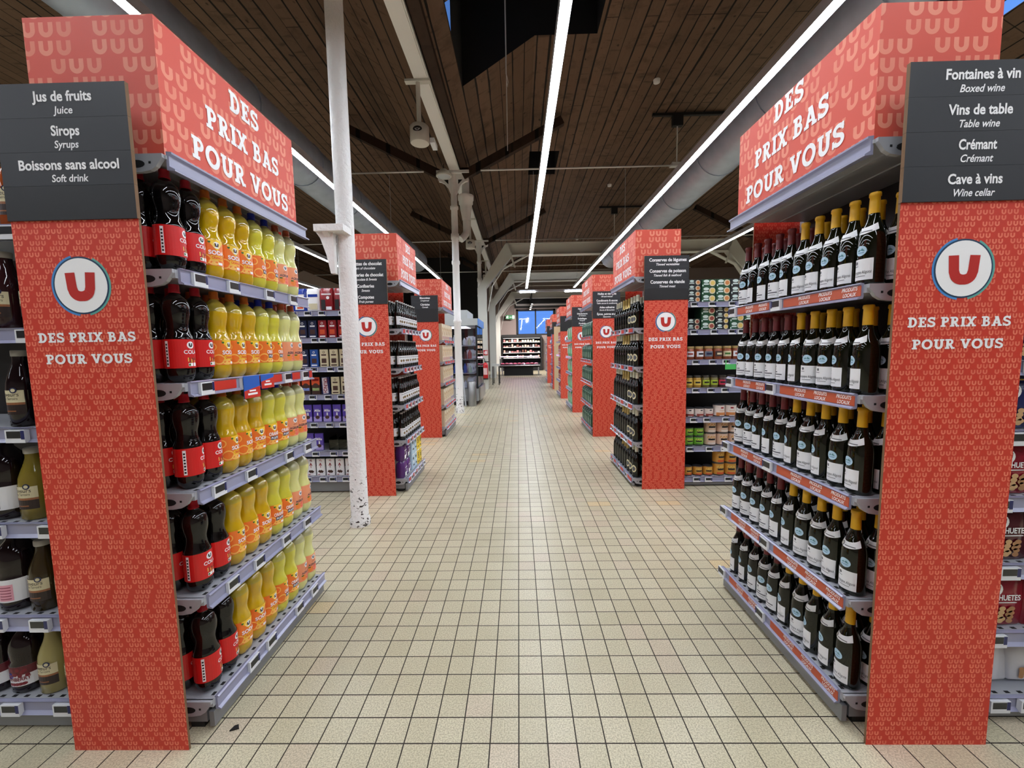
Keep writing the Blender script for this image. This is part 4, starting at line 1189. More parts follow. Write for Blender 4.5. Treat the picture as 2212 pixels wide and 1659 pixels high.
# ---- soft bags and boxes
def box_item(name, cat, w, d, h, mats, art, label, loc, rz=0.0, group=None, tilt=0.0, soft=0.0, art_name='front_print'):
    """a pack whose printed face looks along local -Y: rounded body + art drawn on the face"""
    t = thing(name, label, cat, (loc[0], loc[1], loc[2]+0.002), rz, group)
    m = MB()
    b = min(w, d, h)*0.08
    if soft:
        n = 8
        rows = [(0.0, 0.85), (0.04, 1.0), (0.5, 1.0+soft), (0.86, 0.95), (0.94, 0.45), (1.0, 0.10)]
        rings = []
        for q, s_ in rows:
            ring = []
            for (sx, sy) in ((-1, -1), (-0.5, -1.12), (0.5, -1.12), (1, -1), (1.03, 0), (1, 1), (0, 1.1), (-1, 1), (-1.03, 0)):
                ring.append((sx*w/2*(1.0 if q < .9 else 0.98), sy*d/2*s_, q*h))
            rings.append(ring)
        base = len(m.v)
        for r_ in rings: m.v.extend(r_)
        k_ = len(rings[0])
        for i in range(len(rings)-1):
            for j in range(k_):
                jj = (j+1) % k_
                m.f.append((base+i*k_+j, base+i*k_+jj, base+(i+1)*k_+jj, base+(i+1)*k_+j)); m.m.append(0); m.sm.append(True); m.uv.append([(0, 0)]*4)
        m.face(rings[0][::-1], 0); m.face(rings[-1], 0)
    else:
        P = [(-w/2+b, -d/2), (w/2-b, -d/2), (w/2, -d/2+b), (w/2, d/2-b), (w/2-b, d/2), (-w/2+b, d/2), (-w/2, d/2-b), (-w/2, -d/2+b)]
        m.prism(P, lambda a, c_, q: (a, c_, q), 0, h)
    m.build('pack', [mats[0]], t)
    if art:
        q = MB()
        yf = -d/2*(1.14+soft if soft else 1.0)-0.0012
        art(q, w, h, yf)
        q.build(art_name, mats, t)
    if tilt:
        t.rotation_euler = (tilt, 0, rz)
    return t
def R_(q, x0, x1, z0, z1, yf, m, lay=0): q.face([(x0, yf-lay*0.0006, z0), (x1, yf-lay*0.0006, z0), (x1, yf-lay*0.0006, z1), (x0, yf-lay*0.0006, z1)], m)
def D_(q, cx, cz, r, yf, m, lay=1, rx=1.0): q.shape(disc(r, 16, rx), lambda a, b: (cx+a, yf-lay*0.0006, cz+b), m)
def T_(q, body, size, cx, cz, yf, m, lay=2, bold=0.02, shear=0.0, width=None): q.shape(text(body, size, bold, shear, width=width), lambda a, b: (cx+a, yf-lay*0.0006, cz+b), m)
def C(name, r, g, b, rough=0.4): return mat(name, (r, g, b), rough, 0, 0.5)
PURP = C('pouch_purple', 84, 40, 110, 0.25); LTB = C('box_light_blue', 190, 215, 232); YEL = C('box_yellow', 240, 205, 40); BEIGE = C('biscuit_beige', 214, 196, 166); CREAMB = C('biscuit_cream', 238, 226, 200)
DKGRN = C('coffee_green', 20, 72, 52, 0.3); LTGRN = C('pack_green', 110, 200, 140, 0.3); REDB = C('bottle_red', 200, 30, 34, 0.3); BLUEB = C('box_blue', 58, 76, 160); LILAC = C('lilac', 196, 176, 214)

# bottom shelf of the small bottle unit: purple pouches, then light-blue and yellow boxes, two layers
z = ZB[4]
for lay in range(2):
    for i in range(2):
        def art(q, w, h, yf): R_(q, -w*.35, w*.05, h*.10, h*.32, yf, 1); R_(q, -w*.3, w*.3, h*.55, h*.62, yf, 2); R_(q, w*.1, w*.35, h*.2, h*.45, yf, 2)
        box_item('coffee_pouch', 'pouch', 0.115, 0.07, 0.165, [PURP, WHITE, LILAC], art, 'purple coffee pouch, %s one, %s layer on the bottom shelf' % (('near', 'far')[i], ('lower', 'upper')[lay]), (SL2.x(0.075), 3.875+0.12*i, z+0.168*lay), PI/2, 'purple coffee pouches', soft=0.12)
    for i, (mm, nm, dg) in enumerate(((LTB, 'light blue', ''), (LTB, 'light blue', ''), (YEL, 'yellow', '5'), (YEL, 'yellow', '6'))):
        def art(q, w, h, yf, dg=dg):
            if dg: T_(q, dg, 0.085, 0.0, h*.36, yf, 2, 1); R_(q, -w*.3, w*.3, h*.1, h*.16, yf, 2)
            else: R_(q, -w*.2, w*.3, h*.2, h*.30, yf, 2); R_(q, -w*.3, w*.1, h*.6, h*.75, yf, 2); R_(q, -w*.3, w*.3, h*.42, h*.48, yf, 1)
            R_(q, -w*.42, w*.42, h*.88, h*.95, yf, 1)
        box_item('coffee_box', 'box', 0.095, 0.12, 0.165, [mm, WHITE, BLACK], art, '%s box, %s, %s layer on the bottom shelf below the small bottles' % (nm, 'nearer one' if i % 2 == 0 else 'farther one', ('lower', 'upper')[lay]), (SL2.x(0.085), 4.135+0.102*i, z+0.166*lay), PI/2, 'coffee boxes')

# beige biscuit packs
ZS3 = [1.50, 1.17, 0.84, 0.49, 0.15]
for si, z in enumerate(ZS3):
    for i in range(6):
        def art(q, w, h, yf):
            R_(q, -w*.46, w*.46, h*.05, h*.95, yf, 1)
            for a, b_ in ((-.22, .72), (.22, .66), (0, .52), (-.2, .40)): D_(q, w*a, h*b_, w*.19, yf, 2); D_(q, w*a, h*b_, w*.07, yf, 3, 2)
            R_(q, -w*.4, w*.4, h*.08, h*.25, yf, 4 + (i > 3), 1)
        box_item('biscuit_pack', 'pack', 0.145, 0.10, 0.255, [BEIGE, CREAMB, C('biscuit_tan', 222, 186, 132), C('biscuit_brown', 120, 84, 56), C('biscuit_rose', 206, 160, 150), C('biscuit_violet', 150, 140, 180)], art,
                 'beige biscuit pack, %s along the %s' % (ORD[i], SHELF5[si].replace('shelf', 'biscuit shelf')), (SL3.x(0.075), 6.34+0.156*i, z), PI/2, 'beige biscuit packs')

# far units on the other side
for S_, a, b, what in FAR:
    zs_ = [1.52, 1.16, 0.82, 0.47, 0.12]
    for si, z in enumerate(zs_):
        if what.startswith('dark green'):
            for i in range(6):
                def art(q, w, h, yf): R_(q, -w*.2, w*.3, h*.15, h*.5, yf, 1); R_(q, -w*.35, w*.35, h*.7, h*.76, yf, 1)
                box_item('coffee_pack', 'pack', 0.12, 0.10, 0.235, [DKGRN, C('coffee_sage', 150, 180, 160)], art, 'dark green coffee pack, %s along the %s' % (ORD[i], SHELF5[si]), (S_.x(0.06), a+0.09+0.152*i, z), -PI/2, 'dark green coffee packs', soft=0.08)
        elif what.startswith('pale green'):
            for i in range(3):
                def art(q, w, h, yf): R_(q, -w*.35, w*.1, h*.2, h*.8, yf, 1); R_(q, w*.15, w*.4, h*.5, h*.9, yf, 2)
                box_item('bag_roll_pack', 'pack', 0.28, 0.15, 0.29, [LTGRN, C('pack_pale', 190, 225, 200), C('pack_pink', 220, 170, 180)], art, 'pale green pack, %s along the %s' % (ORD[i], SHELF5[si]), (S_.x(0.12), a+0.17+0.305*i, z), -PI/2, 'pale green packs', soft=0.06)
        elif what.startswith('red'):
            for i in range(4):
                t = thing('detergent_bottle', 'red detergent bottle, %s along the %s of the red unit' % (ORD[i], SHELF5[si]), 'bottle', (S_.x(0.10), a+0.13+0.23*i, z+0.002), -PI/2, 'red detergent bottles')
                m = MB(); P = [(-.085, 0), (.085, 0), (.09, .14), (.075, .22), (.03, .25), (-.03, .25), (-.085, .19), (-.09, .1)]
                m.prism(P, lambda p, q, w_: (p, w_, q), -0.05, 0.05); m.build('bottle_body', [REDB], t)
                m = MB(); m.lathe([(0.25, .022), (0.29, .02)], 12); m.build('cap', [WHITE], t)
                m = MB(); R_(m, -.06, .06, .04, .15, -.051, 0); R_(m, -.045, .045, .08, .11, -.051, 1, 1); m.build('label', [LAB_W, INKRED], t)
        elif what.startswith('blue'):
            for i in range(4):
                def art(q, w, h, yf): R_(q, -w*.35, w*.35, h*.55, h*.8, yf, 1); R_(q, -w*.35, w*.1, h*.15, h*.3, yf, 1)
                box_item('blue_box', 'box', 0.20, 0.12, 0.29, [BLUEB, LILAC], art, 'blue box, %s along the %s of the blue unit' % (ORD[i], SHELF5[si]), (S_.x(0.10), a+0.12+0.22*i, z), -PI/2, 'blue boxes')
        else:
            for i in range(4):
                def art(q, w, h, yf): R_(q, -w*.35, w*.35, h*.5, h*.7, yf, 1)
                box_item('white_pack', 'pack', 0.20, 0.12, 0.28, [WHITE, C('pack_grey', 180, 180, 190)], art, 'white pack, %s along the %s of the far unit' % (ORD[i], SHELF5[si]), (S_.x(0.10), a+0.12+0.22*i, z), -PI/2, 'white packs', soft=0.05)
m = MB(); m.box(1.12, 1.5, 12.75, 12.80, 0, 2.0); tag(m.build('wood_panel', [C('pale_wood', 206, 178, 140, 0.5)]), 'plain pale wood panel between the red bottles and the blue boxes', 'panel')

# ================================================================ side shelving that faces the camera side of each row
def side_unit(xa, xb, yf, zs, label, tags=True, back_h=2.0, tag_n=5, depth=0.36):
    t = thing('shelf_unit', label, 'shelf unit', (0, 0, 0), group='side shelf units')
    lo, hi = min(xa, xb), max(xa, xb)
    m = MB(); m.box(lo, hi, yf+depth+0.01, yf+depth+0.03, 0, back_h); m.build('back_panel', [METAL_D], t)
    m = MB(); m.box(lo, hi, yf+depth+0.005, yf+depth+0.035, back_h, back_h+0.02); m.build('top_rail', [METAL], t)
    m = MB(); m.box(lo, hi, yf+0.005, yf+0.02, 0.012, zs[-1]-0.05); m.build('kick_plate', [KICK], t)
    m = MB(); m.box(lo, hi, yf+0.03, yf+depth, 0, 0.02); m.build('foot', [RUBBER], t)
    for z in zs:
        s = MB(); s.box(lo, hi, yf+0.004, yf+depth, z-0.026, z)
        n = int((hi-lo)/0.045)
        for i in range(n): s.box(lo+0.02+i*0.045, lo+0.036+i*0.045, yf+0.014, yf+0.024, z, z+0.0006, 1)
        o = s.build('shelf', [METAL, HOLE], t)
        r = MB()
        r.prism([(yf+0.005, z+0.004), (yf-0.012, z+0.004), (yf-0.003, z-0.002), (yf-0.003, z-0.036), (yf-0.014, z-0.046), (yf+0.005, z-0.046)][::-1], lambda a, b, q: (q, a, b), lo, hi)
        r.build('price_rail', [RAIL], o)
        w_ = (hi-lo)/tag_n
        for i in range(tag_n):
            tx = lo+w_*(i+0.5)+random.uniform(-.25, .25)*w_
            g = MB(); g.box(tx-0.034, tx+0.034, yf-0.020, yf-0.005, z-0.046, z-0.002, 1); g.box(tx-0.028, tx+0.020, yf-0.0206, yf-0.019, z-0.030, z-0.006, 0); g.box(tx+0.021, tx+0.033, yf-0.0206, yf-0.019, z-0.034, z-0.004, 2)
            g.build('price_tag', [TAG_B, TAG_W, TAG_N], o)
    return t

# ---------------- chocolate shelves, behind the first white column
ZC = [1.735, 1.487, 1.214, 0.951, 0.685, 0.406, 0.156]
YS = 3.80
side_unit(-1.585, -3.1, YS, ZC, 'grey shelf unit stocked with chocolate bars behind the first white column', tag_n=11, back_h=1.98)
BLU = C('bag_blue', 30, 60, 160, 0.25); DNAVY = C('bar_navy', 26, 36, 72, 0.3); RDK = C('bar_red', 150, 24, 34, 0.3); ORG = C('bar_orange', 214, 84, 44, 0.35); CHOC = C('choc_brown', 70, 42, 34, 0.4)
MILKP = C('bar_purple', 88, 66, 170, 0.3); MILKL = C('bar_lilac', 172, 158, 218, 0.3); KREAM = C('bar_cream', 216, 206, 170, 0.4); ARROW = C('arrow_red', 150, 32, 44, 0.5)
def bar(kind, x, z, k, lv, nth, y=YS+0.03):
    where = '%s from the column, %s chocolate shelf' % (ORD[nth], ('top', 'second', 'third', 'fourth', 'fifth', 'sixth', 'bottom')[lv])
    w, h, d = 0.078, 0.165, 0.02
    def art(q, w, h, yf): pass
    if kind in ('bluebag', 'whitebag', 'redbag'):
        w, h, d = 0.115, 0.215, 0.05
        M_ = {'bluebag': [BLU, WHITE, ORG], 'whitebag': [WHITE, BLU, KREAM], 'redbag': [RDK, WHITE, BLACK]}[kind]
        def art(q, w, h, yf):
            if kind == 'redbag': D_(q, w*.12, h*.58, w*.13, yf, 1); R_(q, -w*.45, -w*.1, h*.06, h*.5, yf, 2); R_(q, -w*.05, w*.4, h*.06, h*.2, yf, 1); R_(q, -w*.4, w*.4, h*.70, h*.76, yf, 1)
            else: R_(q, -w*.4, w*.4, h*.62, h*.74, yf, 1); R_(q, -w*.35, w*.35, h*.08, h*.34, yf, 1 if kind == 'bluebag' else 2); R_(q, -w*.2, w*.3, h*.12, h*.2, yf, 2, 1)
        return box_item('chocolate_bag', 'bag', w, d, h, M_, art, '%s chocolate bag, %s' % ({'bluebag': 'blue', 'whitebag': 'white', 'redbag': 'red and black'}[kind], where), (x, y+0.03, z), 0, 'chocolate bags', soft=0.1)
    if kind in ('navy', 'blue', 'red', 'cream'):
        M_ = {'navy': [DNAVY, WHITE, CHOC], 'blue': [C('bar_blue', 40, 84, 160, 0.3), WHITE, CHOC], 'red': [RDK, WHITE, ORG], 'cream': [KREAM, CHOC, CHOC]}[kind]
        def art(q, w, h, yf):
            D_(q, 0, h*.84, w*.14, yf, 1, 1); D_(q, 0, h*.84, w*.09, yf, 0, 2); R_(q, -w*.3, w*.3, h*.64, h*.72, yf, 1); R_(q, -w*.3, w*.3, h*.22, h*.48, yf, 2); R_(q, -w*.35, w*.35, h*.06, h*.13, yf, 1)
        nm = {'navy': 'navy', 'blue': 'blue', 'red': 'red', 'cream': 'cream'}[kind]
    elif kind == 'orange':
        M_ = [CHOC, ORG, WHITE, RDK, C('wrap_green', 150, 170, 110), C('wrap_peri', 120, 140, 200)]
        def art(q, w, h, yf): R_(q, -w*.5, w*.5, h*.55, h*.99, yf, 1); R_(q, -w*.4, w*.4, h*.78, h*.92, yf, 3); D_(q, 0, h*.50, w*.32, yf, 0, 2, 1.1); R_(q, -w*.42, w*.42, h*.22, h*.38, yf, 4 if k % 2 else 5, 2)
        nm = 'orange and brown'
    elif kind == 'crunch':
        M_ = [C('bar_deep_blue', 26, 28, 78, 0.3), C('bar_pale', 224, 220, 224, 0.4), C('bar_dark_red', 140, 30, 50, 0.4)]
        def art(q, w, h, yf):
            q.face([(-w*.30, yf, h*.02), (w*.34, yf, h*.06), (w*.18, yf, h*.97), (-w*.40, yf, h*.95)], 1)
            q.shape(text('CRUNCH', 0.048, 0.03, 0, width=h*.84), lambda a, b: (-w*.20+b*0.98+0.10*(a/h)*-w*1.2, yf-0.0012, h*.50-a), 2)
        nm = 'dark blue slanted-lettered'
    elif kind == 'purple':
        M_ = [MILKP, MILKL, WHITE, CHOC, ORG]
        def art(q, w, h, yf): R_(q, -w*.48, w*.48, h*.02, h*.30, yf, 1); T_(q, 'Milka', h*.20, 0, h*.60, yf, 2, 1, 0.02, 0.3, w*.72); D_(q, 0, h*.27, w*.22, yf, 3, 2, 1.2); R_(q, -w*.06, w*.10, h*.34, h*.54, yf, 2, 1)
        nm = 'purple'
    else:
        M_ = [WHITE, ARROW, CHOC, KREAM]
        def art(q, w, h, yf):
            q.face([(-w*.05, yf, h*.46), (w*.02, yf, h*.46), (w*.02, yf, h*.72), (-w*.05, yf, h*.72)], 1)
            q.face([(-w*.20, yf, h*.60), (-w*.14, yf, h*.57), (w*.01, yf, h*.72), (-w*.03, yf, h*.77)], 1); q.face([(w*.17, yf, h*.60), (w*.0, yf, h*.77), (-w*.04, yf, h*.72), (w*.11, yf, h*.57)], 1)
            for dx, dz in ((-.08, .86), (.02, .90), (.10, .84)): R_(q, w*(dx-.03), w*(dx+.04), h*dz, h*(dz+.06), yf, 1)
            for i in range(7): D_(q, w*(-.22+.075*i), h*(.24+.05*math.sin(i*2.1)), w*.10, yf, 2, 1+i % 2, 1.1)
            R_(q, -w*.38, -w*.12, h*.04, h*.08, yf, 1)
        nm = 'white arrow-marked'
    tl = 0.0
    return box_item('chocolate_bar', 'bar', w, d, h, M_, art, '%s chocolate bar, %s' % (nm, where), (x, y+0.02, z), random.uniform(-.05, .05), 'chocolate bars')
rows = [
    ['redbag', 'redbag', 'whitebag', 'bluebag', 'bluebag', 'bluebag'],
    ['red', 'red', 'red', 'navy', 'navy', 'navy', 'navy'],
    ['cream', 'cream', 'cream', 'blue', 'navy', 'blue', 'navy'],
    ['cream', 'cream', 'crunch', 'orange', 'orange', 'orange', 'orange'],
    ['purple']*7,
    [None, None, None, 'purple', 'purple', 'purple', 'purple'],
    ['arrow']*7]
for lv, (z, rw_) in enumerate(zip(ZC, rows)):
    st = 0.128 if lv == 0 else 0.094
    for i, kd in enumerate(rw_):
        if kd: bar(kd, -1.66-st*i, z, i, lv, i)
t = thing('display_holder', 'empty clear plastic bar holder on the sixth chocolate shelf', 'holder', (-1.76, YS+0.05, 0.407))
m = MB(); m.box(-0.09, 0.09, 0, 0.004, 0.001, 0.10); m.box(-0.09, -0.086, 0.004, 0.18, 0.001, 0.12); m.box(0.0, 0.004, 0.004, 0.18, 0.001, 0.12); m.box(0.086, 0.09, 0.004, 0.18, 0.001, 0.12); m.build('tray', [CLEAR], t)

# ---------------- tinned food shelves behind the sparkling wine panel
ZT = [1.757, 1.501, 1.221, 0.954, 0.671, 0.389, 0.093]
YT = 3.86
side_unit(1.585, 3.1, YT, ZT, 'grey shelf unit stocked with ready meals, jars and tins beside the wine shelves', tag_n=10, back_h=1.96)
MEAL_G = C('meal_green', 30, 78, 50, 0.4); MEAL_D = C('meal_dark', 30, 34, 36, 0.4); FOOD = C('food_orange', 204, 130, 70, 0.5); FOOD2 = C('food_yellow', 220, 190, 100, 0.5); FOOD3 = C('food_red', 150, 66, 54, 0.5); PALEB = C('meal_badge', 205, 222, 216, 0.4)
def meal(x, z, hh, food, dark, label):
    def art(q, w, h, yf): D_(q, -w*.18, h*.74, h*.20, yf, 1, 1, 1.9); R_(q, -w*.36, w*.0, h*.28, h*.46, yf, 1); D_(q, w*.26, h*.5, h*.42, yf, 3, 1); D_(q, w*.28, h*.5, h*.28, yf, 2, 2); R_(q, -w*.47, -w*.38, h*.08, h*.3, yf, 1)
    box_item('meal_box', 'box', 0.128, 0.16, hh, [MEAL_D if dark else MEAL_G, PALEB, food, C('plate_rim', 214, 200, 170, 0.4)], art, label, (x, YT+0.115, z), 0, 'boxed ready meals')
LV = ['bottom', 'second', 'third', 'topmost']
for lv, cols in enumerate((((4, 0.052, FOOD, 1), (3, 0.070, FOOD2, 0), (3, 0.070, FOOD, 0), (3, 0.070, FOOD3, 1)), ((2, 0.052, FOOD3, 1), (3, 0.070, FOOD3, 0), (4, 0.052, FOOD2, 1), (3, 0.070, FOOD2, 0), (2, 0.070, FOOD, 0)))):
    for i, (n, hh, fd_, dk) in enumerate(cols):
        for k_ in range(n):
            meal(1.655+0.135*i, ZT[lv]+k_*(hh+0.001), hh, fd_, dk, 'boxed ready meal, %s in the %s stack from the red panel, %s tinned-food shelf' % (LV[k_] if k_ < n-1 or n == 1 else 'topmost', ORD[i], ('top', 'second')[lv]))
def tin(name, cat, r, h, mats, label, x, z, style, y=None, top=None, group=None):
    t = thing(name, label, cat, (x, YT+0.02+r if y is None else y, z+0.002), -PI/2+random.uniform(-.25, .25), group)
    m = MB()
    if style == 'jar':
        m.lathe([(0, r*.9), (0.008, r), (h*.74, r), (h*.82, r*.86)], 20); m.build('jar_body', [mats[0]], t)
        c_ = MB(); c_.lathe([(h*.82, r*.90), (h*.83, r*.93), (h*.97, r*.93), (h, r*.88)], 20); c_.build('lid', [mats[3]], t)
        l = MB(); l.patch(lambda q: r, h*.22, h*.62, -1.0, 1.0, 0, 10, 1, 0.0008); l.patch(lambda q: r, h*.36, h*.50, -.6, .6, 1, 6, 1, 0.0014); l.build('label', [mats[1], mats[2]], t)
    else:
        m.lathe([(0, r*.97), (0.004, r), (0.010, r*.985), (h-0.010, r*.985), (h-0.004, r), (h, r*.97)], 24, [1, 1, 0, 1, 1]); m.build('can', [mats[0], C('tin_metal', 60, 60, 64, 0.3)], t)
        l = MB(); rf = lambda q: r*.985
        if style == 'corn':
            l.patch(rf, h*.30, h*.98, -1.1, 1.1, 0, 10, 1, 0.0003)
            for a in range(9): l.patch(rf, h*(.62+.08*math.sin(a*2.2)), h*(.74+.08*math.sin(a*2.2)), -.75+.16*a, -.62+.16*a, 1, 2, 1, 0.0012)
            l.patch(rf, h*.44, h*.58, -.6, .6, 2, 8, 1, 0.0015); l.patch(rf, h*.12, h*.26, -.7, .7, 3, 8, 1, 0.0012)
        else:
            l.patch(rf, h*.06, h*.34, -1.0, 1.0, 1, 10, 1, 0.0008); l.patch(rf, h*.66, h*.78, -.25, .25, 2, 4, 1, 0.0010); l.patch(rf, h*.46, h*.52, -.5, .5, 3, 5, 1, 0.0010); l.patch(rf, h*.05, h*.13, -.45, .45, 0, 5, 1, 0.0014)
        l.build('label', [mats[0]]+mats[1:4], t)
    return t
SAUCE = C('jar_sauce', 140, 70, 40, 0.15); LIDG = C('jar_lid_gold', 176, 150, 96, 0.3); 
for i, (lb_, ink) in enumerate(((LAB_W, FOOD3), (LAB_W, BLACK), (C('jar_label_slate', 110, 120, 130), DNAVY), (C('jar_label_dark', 60, 46, 44), KREAM), (CREAM, LEAF), (LAB_W, FOOD3), (CREAM, BLACK))):
    tin('sauce_jar', 'jar', 0.042, 0.125, [SAUCE, lb_, ink, LIDG], 'jar of brown-red sauce, %s from the red panel, third tinned-food shelf' % ORD[i], 1.635+0.088*i, ZT[2], 'jar', group='sauce jars')
for i, (bd, lb_) in enumerate(((C('jar_mustard', 180, 140, 60, 0.2), C('label_gold', 226, 200, 90)), (C('jar_mustard', 0, 0, 0), C('label_gold', 0, 0, 0)), (C('jar_olive', 110, 100, 50, 0.2), C('label_lime', 170, 196, 60)), (C('jar_olive', 0, 0, 0), C('label_lime', 0, 0, 0)), (C('jar_dark', 70, 40, 36, 0.2), C('label_rose', 200, 50, 80)), (C('jar_olive', 0, 0, 0), C('label_lime', 0, 0, 0)))):
    tin('pickle_jar', 'jar', 0.038, 0.115, [bd, lb_, BLACK, C('jar_lid_dark', 60, 56, 48, 0.3)], 'small pickle jar, %s from the red panel, fourth tinned-food shelf' % ORD[i], 1.630+0.080*i, ZT[3], 'jar', group='pickle jars')
PALET = C('tin_pale', 226, 214, 206, 0.4); TANT = C('tin_tan', 216, 186, 164, 0.4); GRNT = C('tin_green', 120, 186, 60, 0.35); GOLDT = C('tin_gold', 206, 150, 60, 0.35)
for i in range(3): tin('small_tin', 'tin', 0.043, 0.088, [PALET, FOOD3, MEAL_D, TANT], 'small pale tin, %s from the red panel, fifth tinned-food shelf' % ORD[i], 1.645+0.092*i, ZT[4], 'plain', group='small pale tins')
for i in range(2): tin('large_tin', 'tin', 0.054, 0.118, [PALET, FOOD, ARROW, TANT], 'taller pale tin, %s one past the small tins, fifth tinned-food shelf' % ORD[i], 1.932+0.112*i, ZT[4], 'plain', group='large pale tins')
for k_ in range(2):
    for i in range(2): tin('green_tin', 'tin', 0.047, 0.087, [GRNT, FOOD2, BLACK, LEAF], 'green tin, %s from the red panel, %s layer, sixth tinned-food shelf' % (ORD[i], ('lower', 'upper')[k_]), 1.64+0.098*i, ZT[5]+0.088*k_, 'corn', group='green tins')
    for i in range(3): tin('large_tin', 'tin', 0.056, 0.120, [TANT, GOLDT, BLACK, PALET], 'tan tin, %s past the green tins, %s layer, sixth tinned-food shelf' % (ORD[i], ('lower', 'upper')[k_]), 1.852+0.116*i, ZT[5]+0.121*k_, 'corn', group='tan tins')
for i in range(3): tin('small_tin', 'tin', 0.046, 0.092, [GOLDT, FOOD2, BLACK, ORG], 'small gold tin, %s from the red panel, bottom tinned-food shelf' % ORD[i], 1.635+0.10*i, ZT[6], 'corn', group='small gold tins')
for k_ in range(2):
    for i in range(2): tin('large_tin', 'tin', 0.055, 0.120, [GOLDT, FOOD2, BLACK, ORG], 'large gold tin, %s past the small ones, %s layer, bottom tinned-food shelf' % (ORD[i], ('lower', 'upper')[k_]), 1.94+0.116*i, ZT[6]+0.121*k_, 'corn', group='large gold tins')
t = thing('shelf_flag', 'small green flag card on the rail under the sauce jars', 'card', (1.985, YT-0.024, 1.128))
m = MB(); m.box(-0.05, 0.05, 0, 0.002, 0, 0.05); m.box(-0.048, -0.04, 0, 0.002, 0.05, 0.09); m.build('card', [STRIP_G], t)

# ---------------- juice shelves at the near edge, beside the first red panel
ZJ = [1.788, 1.454, 1.118, 0.781, 0.438, 0.116]
YJ = 1.345
side_unit(-1.585, -2.4, YJ, ZJ, 'grey shelf unit stocked with juice bottles beside the juice and syrup panel', tag_n=5)
def juice(style, body, label_mats, x, z, h, r, label, d=0.0, cap=None):
    t = thing('juice_bottle', label, 'bottle', (x, YJ+0.02+r+d, z+0.002), -PI/2+random.uniform(-.1, .1), 'juice bottles')
    m = MB()
    if style == 'glass': P = [(0, .9), (.02, 1), (.50, 1), (.58, .95), (.68, .78), (.78, .58), (.86, .47), (.95, .45)]
    else: P = [(0, .85), (.03, 1), (.10, 1), (.42, 1), (.46, .93), (.50, 1), (.62, 1), (.70, .92), (.78, .70), (.85, .42), (.92, .36)]
    m.lathe([(q*h, k_*r) for q, k_ in P], 24); m.build('bottle_body', [body], t)
    c_ = MB(); nr = r*(.50 if style == 'glass' else .42); c_.lathe([(h*.92, nr), (h*.93, nr*1.05), (h*.99, nr*1.05), (h, nr*.96)], 20); c_.build('cap', [cap or C('cap_silver_lid', 180, 178, 170, 0.3)], t)
    l = MB(); rf = lambda q: r
    if style == 'glass':
        l.patch(rf, h*.16, h*.48, -.95, .95, 1, 10, 1, 0.0006); l.patch(rf, h*.32, h*.48, -.95, .95, 0, 10, 1, 0.001); l.patch(rf, h*.29, h*.32, -.95, .95, 2, 10, 1, 0.001)
        wrap_text(l, r, text('Saveurs', 0.020, 0.0, 0.1, width=0.055), h*.40, 1, 0.0, 0.0016); wrap_text(l, r, text('des Terroirs', 0.013, 0.0, 0.2, width=0.048), h*.355, 1, 0.0, 0.0016)
        l.shape(disc(0.010, 16), lambda a, b: ((r+.0018)*math.cos(.35+a/r), (r+.0018)*math.sin(.35+a/r), h*.48+b), 3); l.shape(disc(0.006, 12), lambda a, b: ((r+.0024)*math.cos(.35+a/r), (r+.0024)*math.sin(.35+a/r), h*.48+b), 0)
        l.patch(rf, h*.20, h*.215, -.4, .4, 2, 5, 1, 0.0012)
    elif style == 'berry':
        l.patch(rf, h*.12, h*.40, -PI, PI, 0, 30, 1, 0.0006); l.patch(rf, h*.28, h*.40, -1.6, 1.6, 2, 16, 1, 0.001)
        for i in range(14): l.shape(disc(0.0065, 10), lambda a, b, i=i: ((r+.0016)*math.cos(-.9+.13*i+a/r), (r+.0016)*math.sin(-.9+.13*i+a/r), h*(.31+.045*math.sin(i*2.3))+b), 3)
        wrap_text(l, r, text('CRANBERRY', 0.020, 0.02, 0, width=0.085), h*.20, 3, 0.1, 0.0016); l.shape(disc(0.012, 16, 1.3), lambda a, b: ((r+.0016)*math.cos(-.3+a/r), (r+.0016)*math.sin(-.3+a/r), h*.275+b), 1)
        for i in range(5): l.shape(disc(0.006, 10, 1.4), lambda a, b, i=i: ((r+.0016)*math.cos(-.2+.2*i+a/r), (r+.0016)*math.sin(-.2+.2*i+a/r), h*.155+b), 3)
    else:
        l.patch(rf, h*.12, h*.40, -PI, PI, 0, 30, 1, 0.0006); l.patch(rf, h*.14, h*.34, -.3, .5, 1, 8, 1, 0.001)
        for i in range(5): l.patch(rf, h*(.16+.035*i), h*(.172+.035*i), -.2, .4, 2, 4, 1, 0.0014)
    l.build('label', label_mats, t)
    return t
JG = [CREAM, C('juice_label_dark', 44, 30, 28), C('juice_label_copper', 150, 96, 60), DNAVY]
DARKJ = C('juice_dark', 22, 10, 14, 0.06); PLUM = C('juice_plum', 48, 22, 26, 0.06); OLIVEJ = C('juice_olive', 128, 112, 40, 0.1); PEARJ = C('juice_pear', 158, 146, 92, 0.12); BROWNJ = C('juice_brown', 52, 40, 14, 0.08)
juice('glass', PLUM, JG, -1.665, ZJ[1], 0.265, 0.040, 'plum-coloured juice bottle on the second juice shelf, against the red panel')
juice('glass', PLUM, JG, -1.765, ZJ[1], 0.265, 0.040, 'plum-coloured juice bottle on the second juice shelf, one away from the red panel')
juice('glass', C('bottle_amber', 150, 70, 30, 0.1), JG, -1.70, ZJ[0], 0.265, 0.040, 'amber juice bottle on the top juice shelf, beside the dark sign')
juice('glass', DARKJ, JG, -1.655, ZJ[2], 0.265, 0.042, 'dark juice bottle on the third juice shelf, against the red panel')
juice('glass', DARKJ, JG, -1.755, ZJ[2], 0.265, 0.042, 'dark juice bottle on the third juice shelf, one away from the red panel')
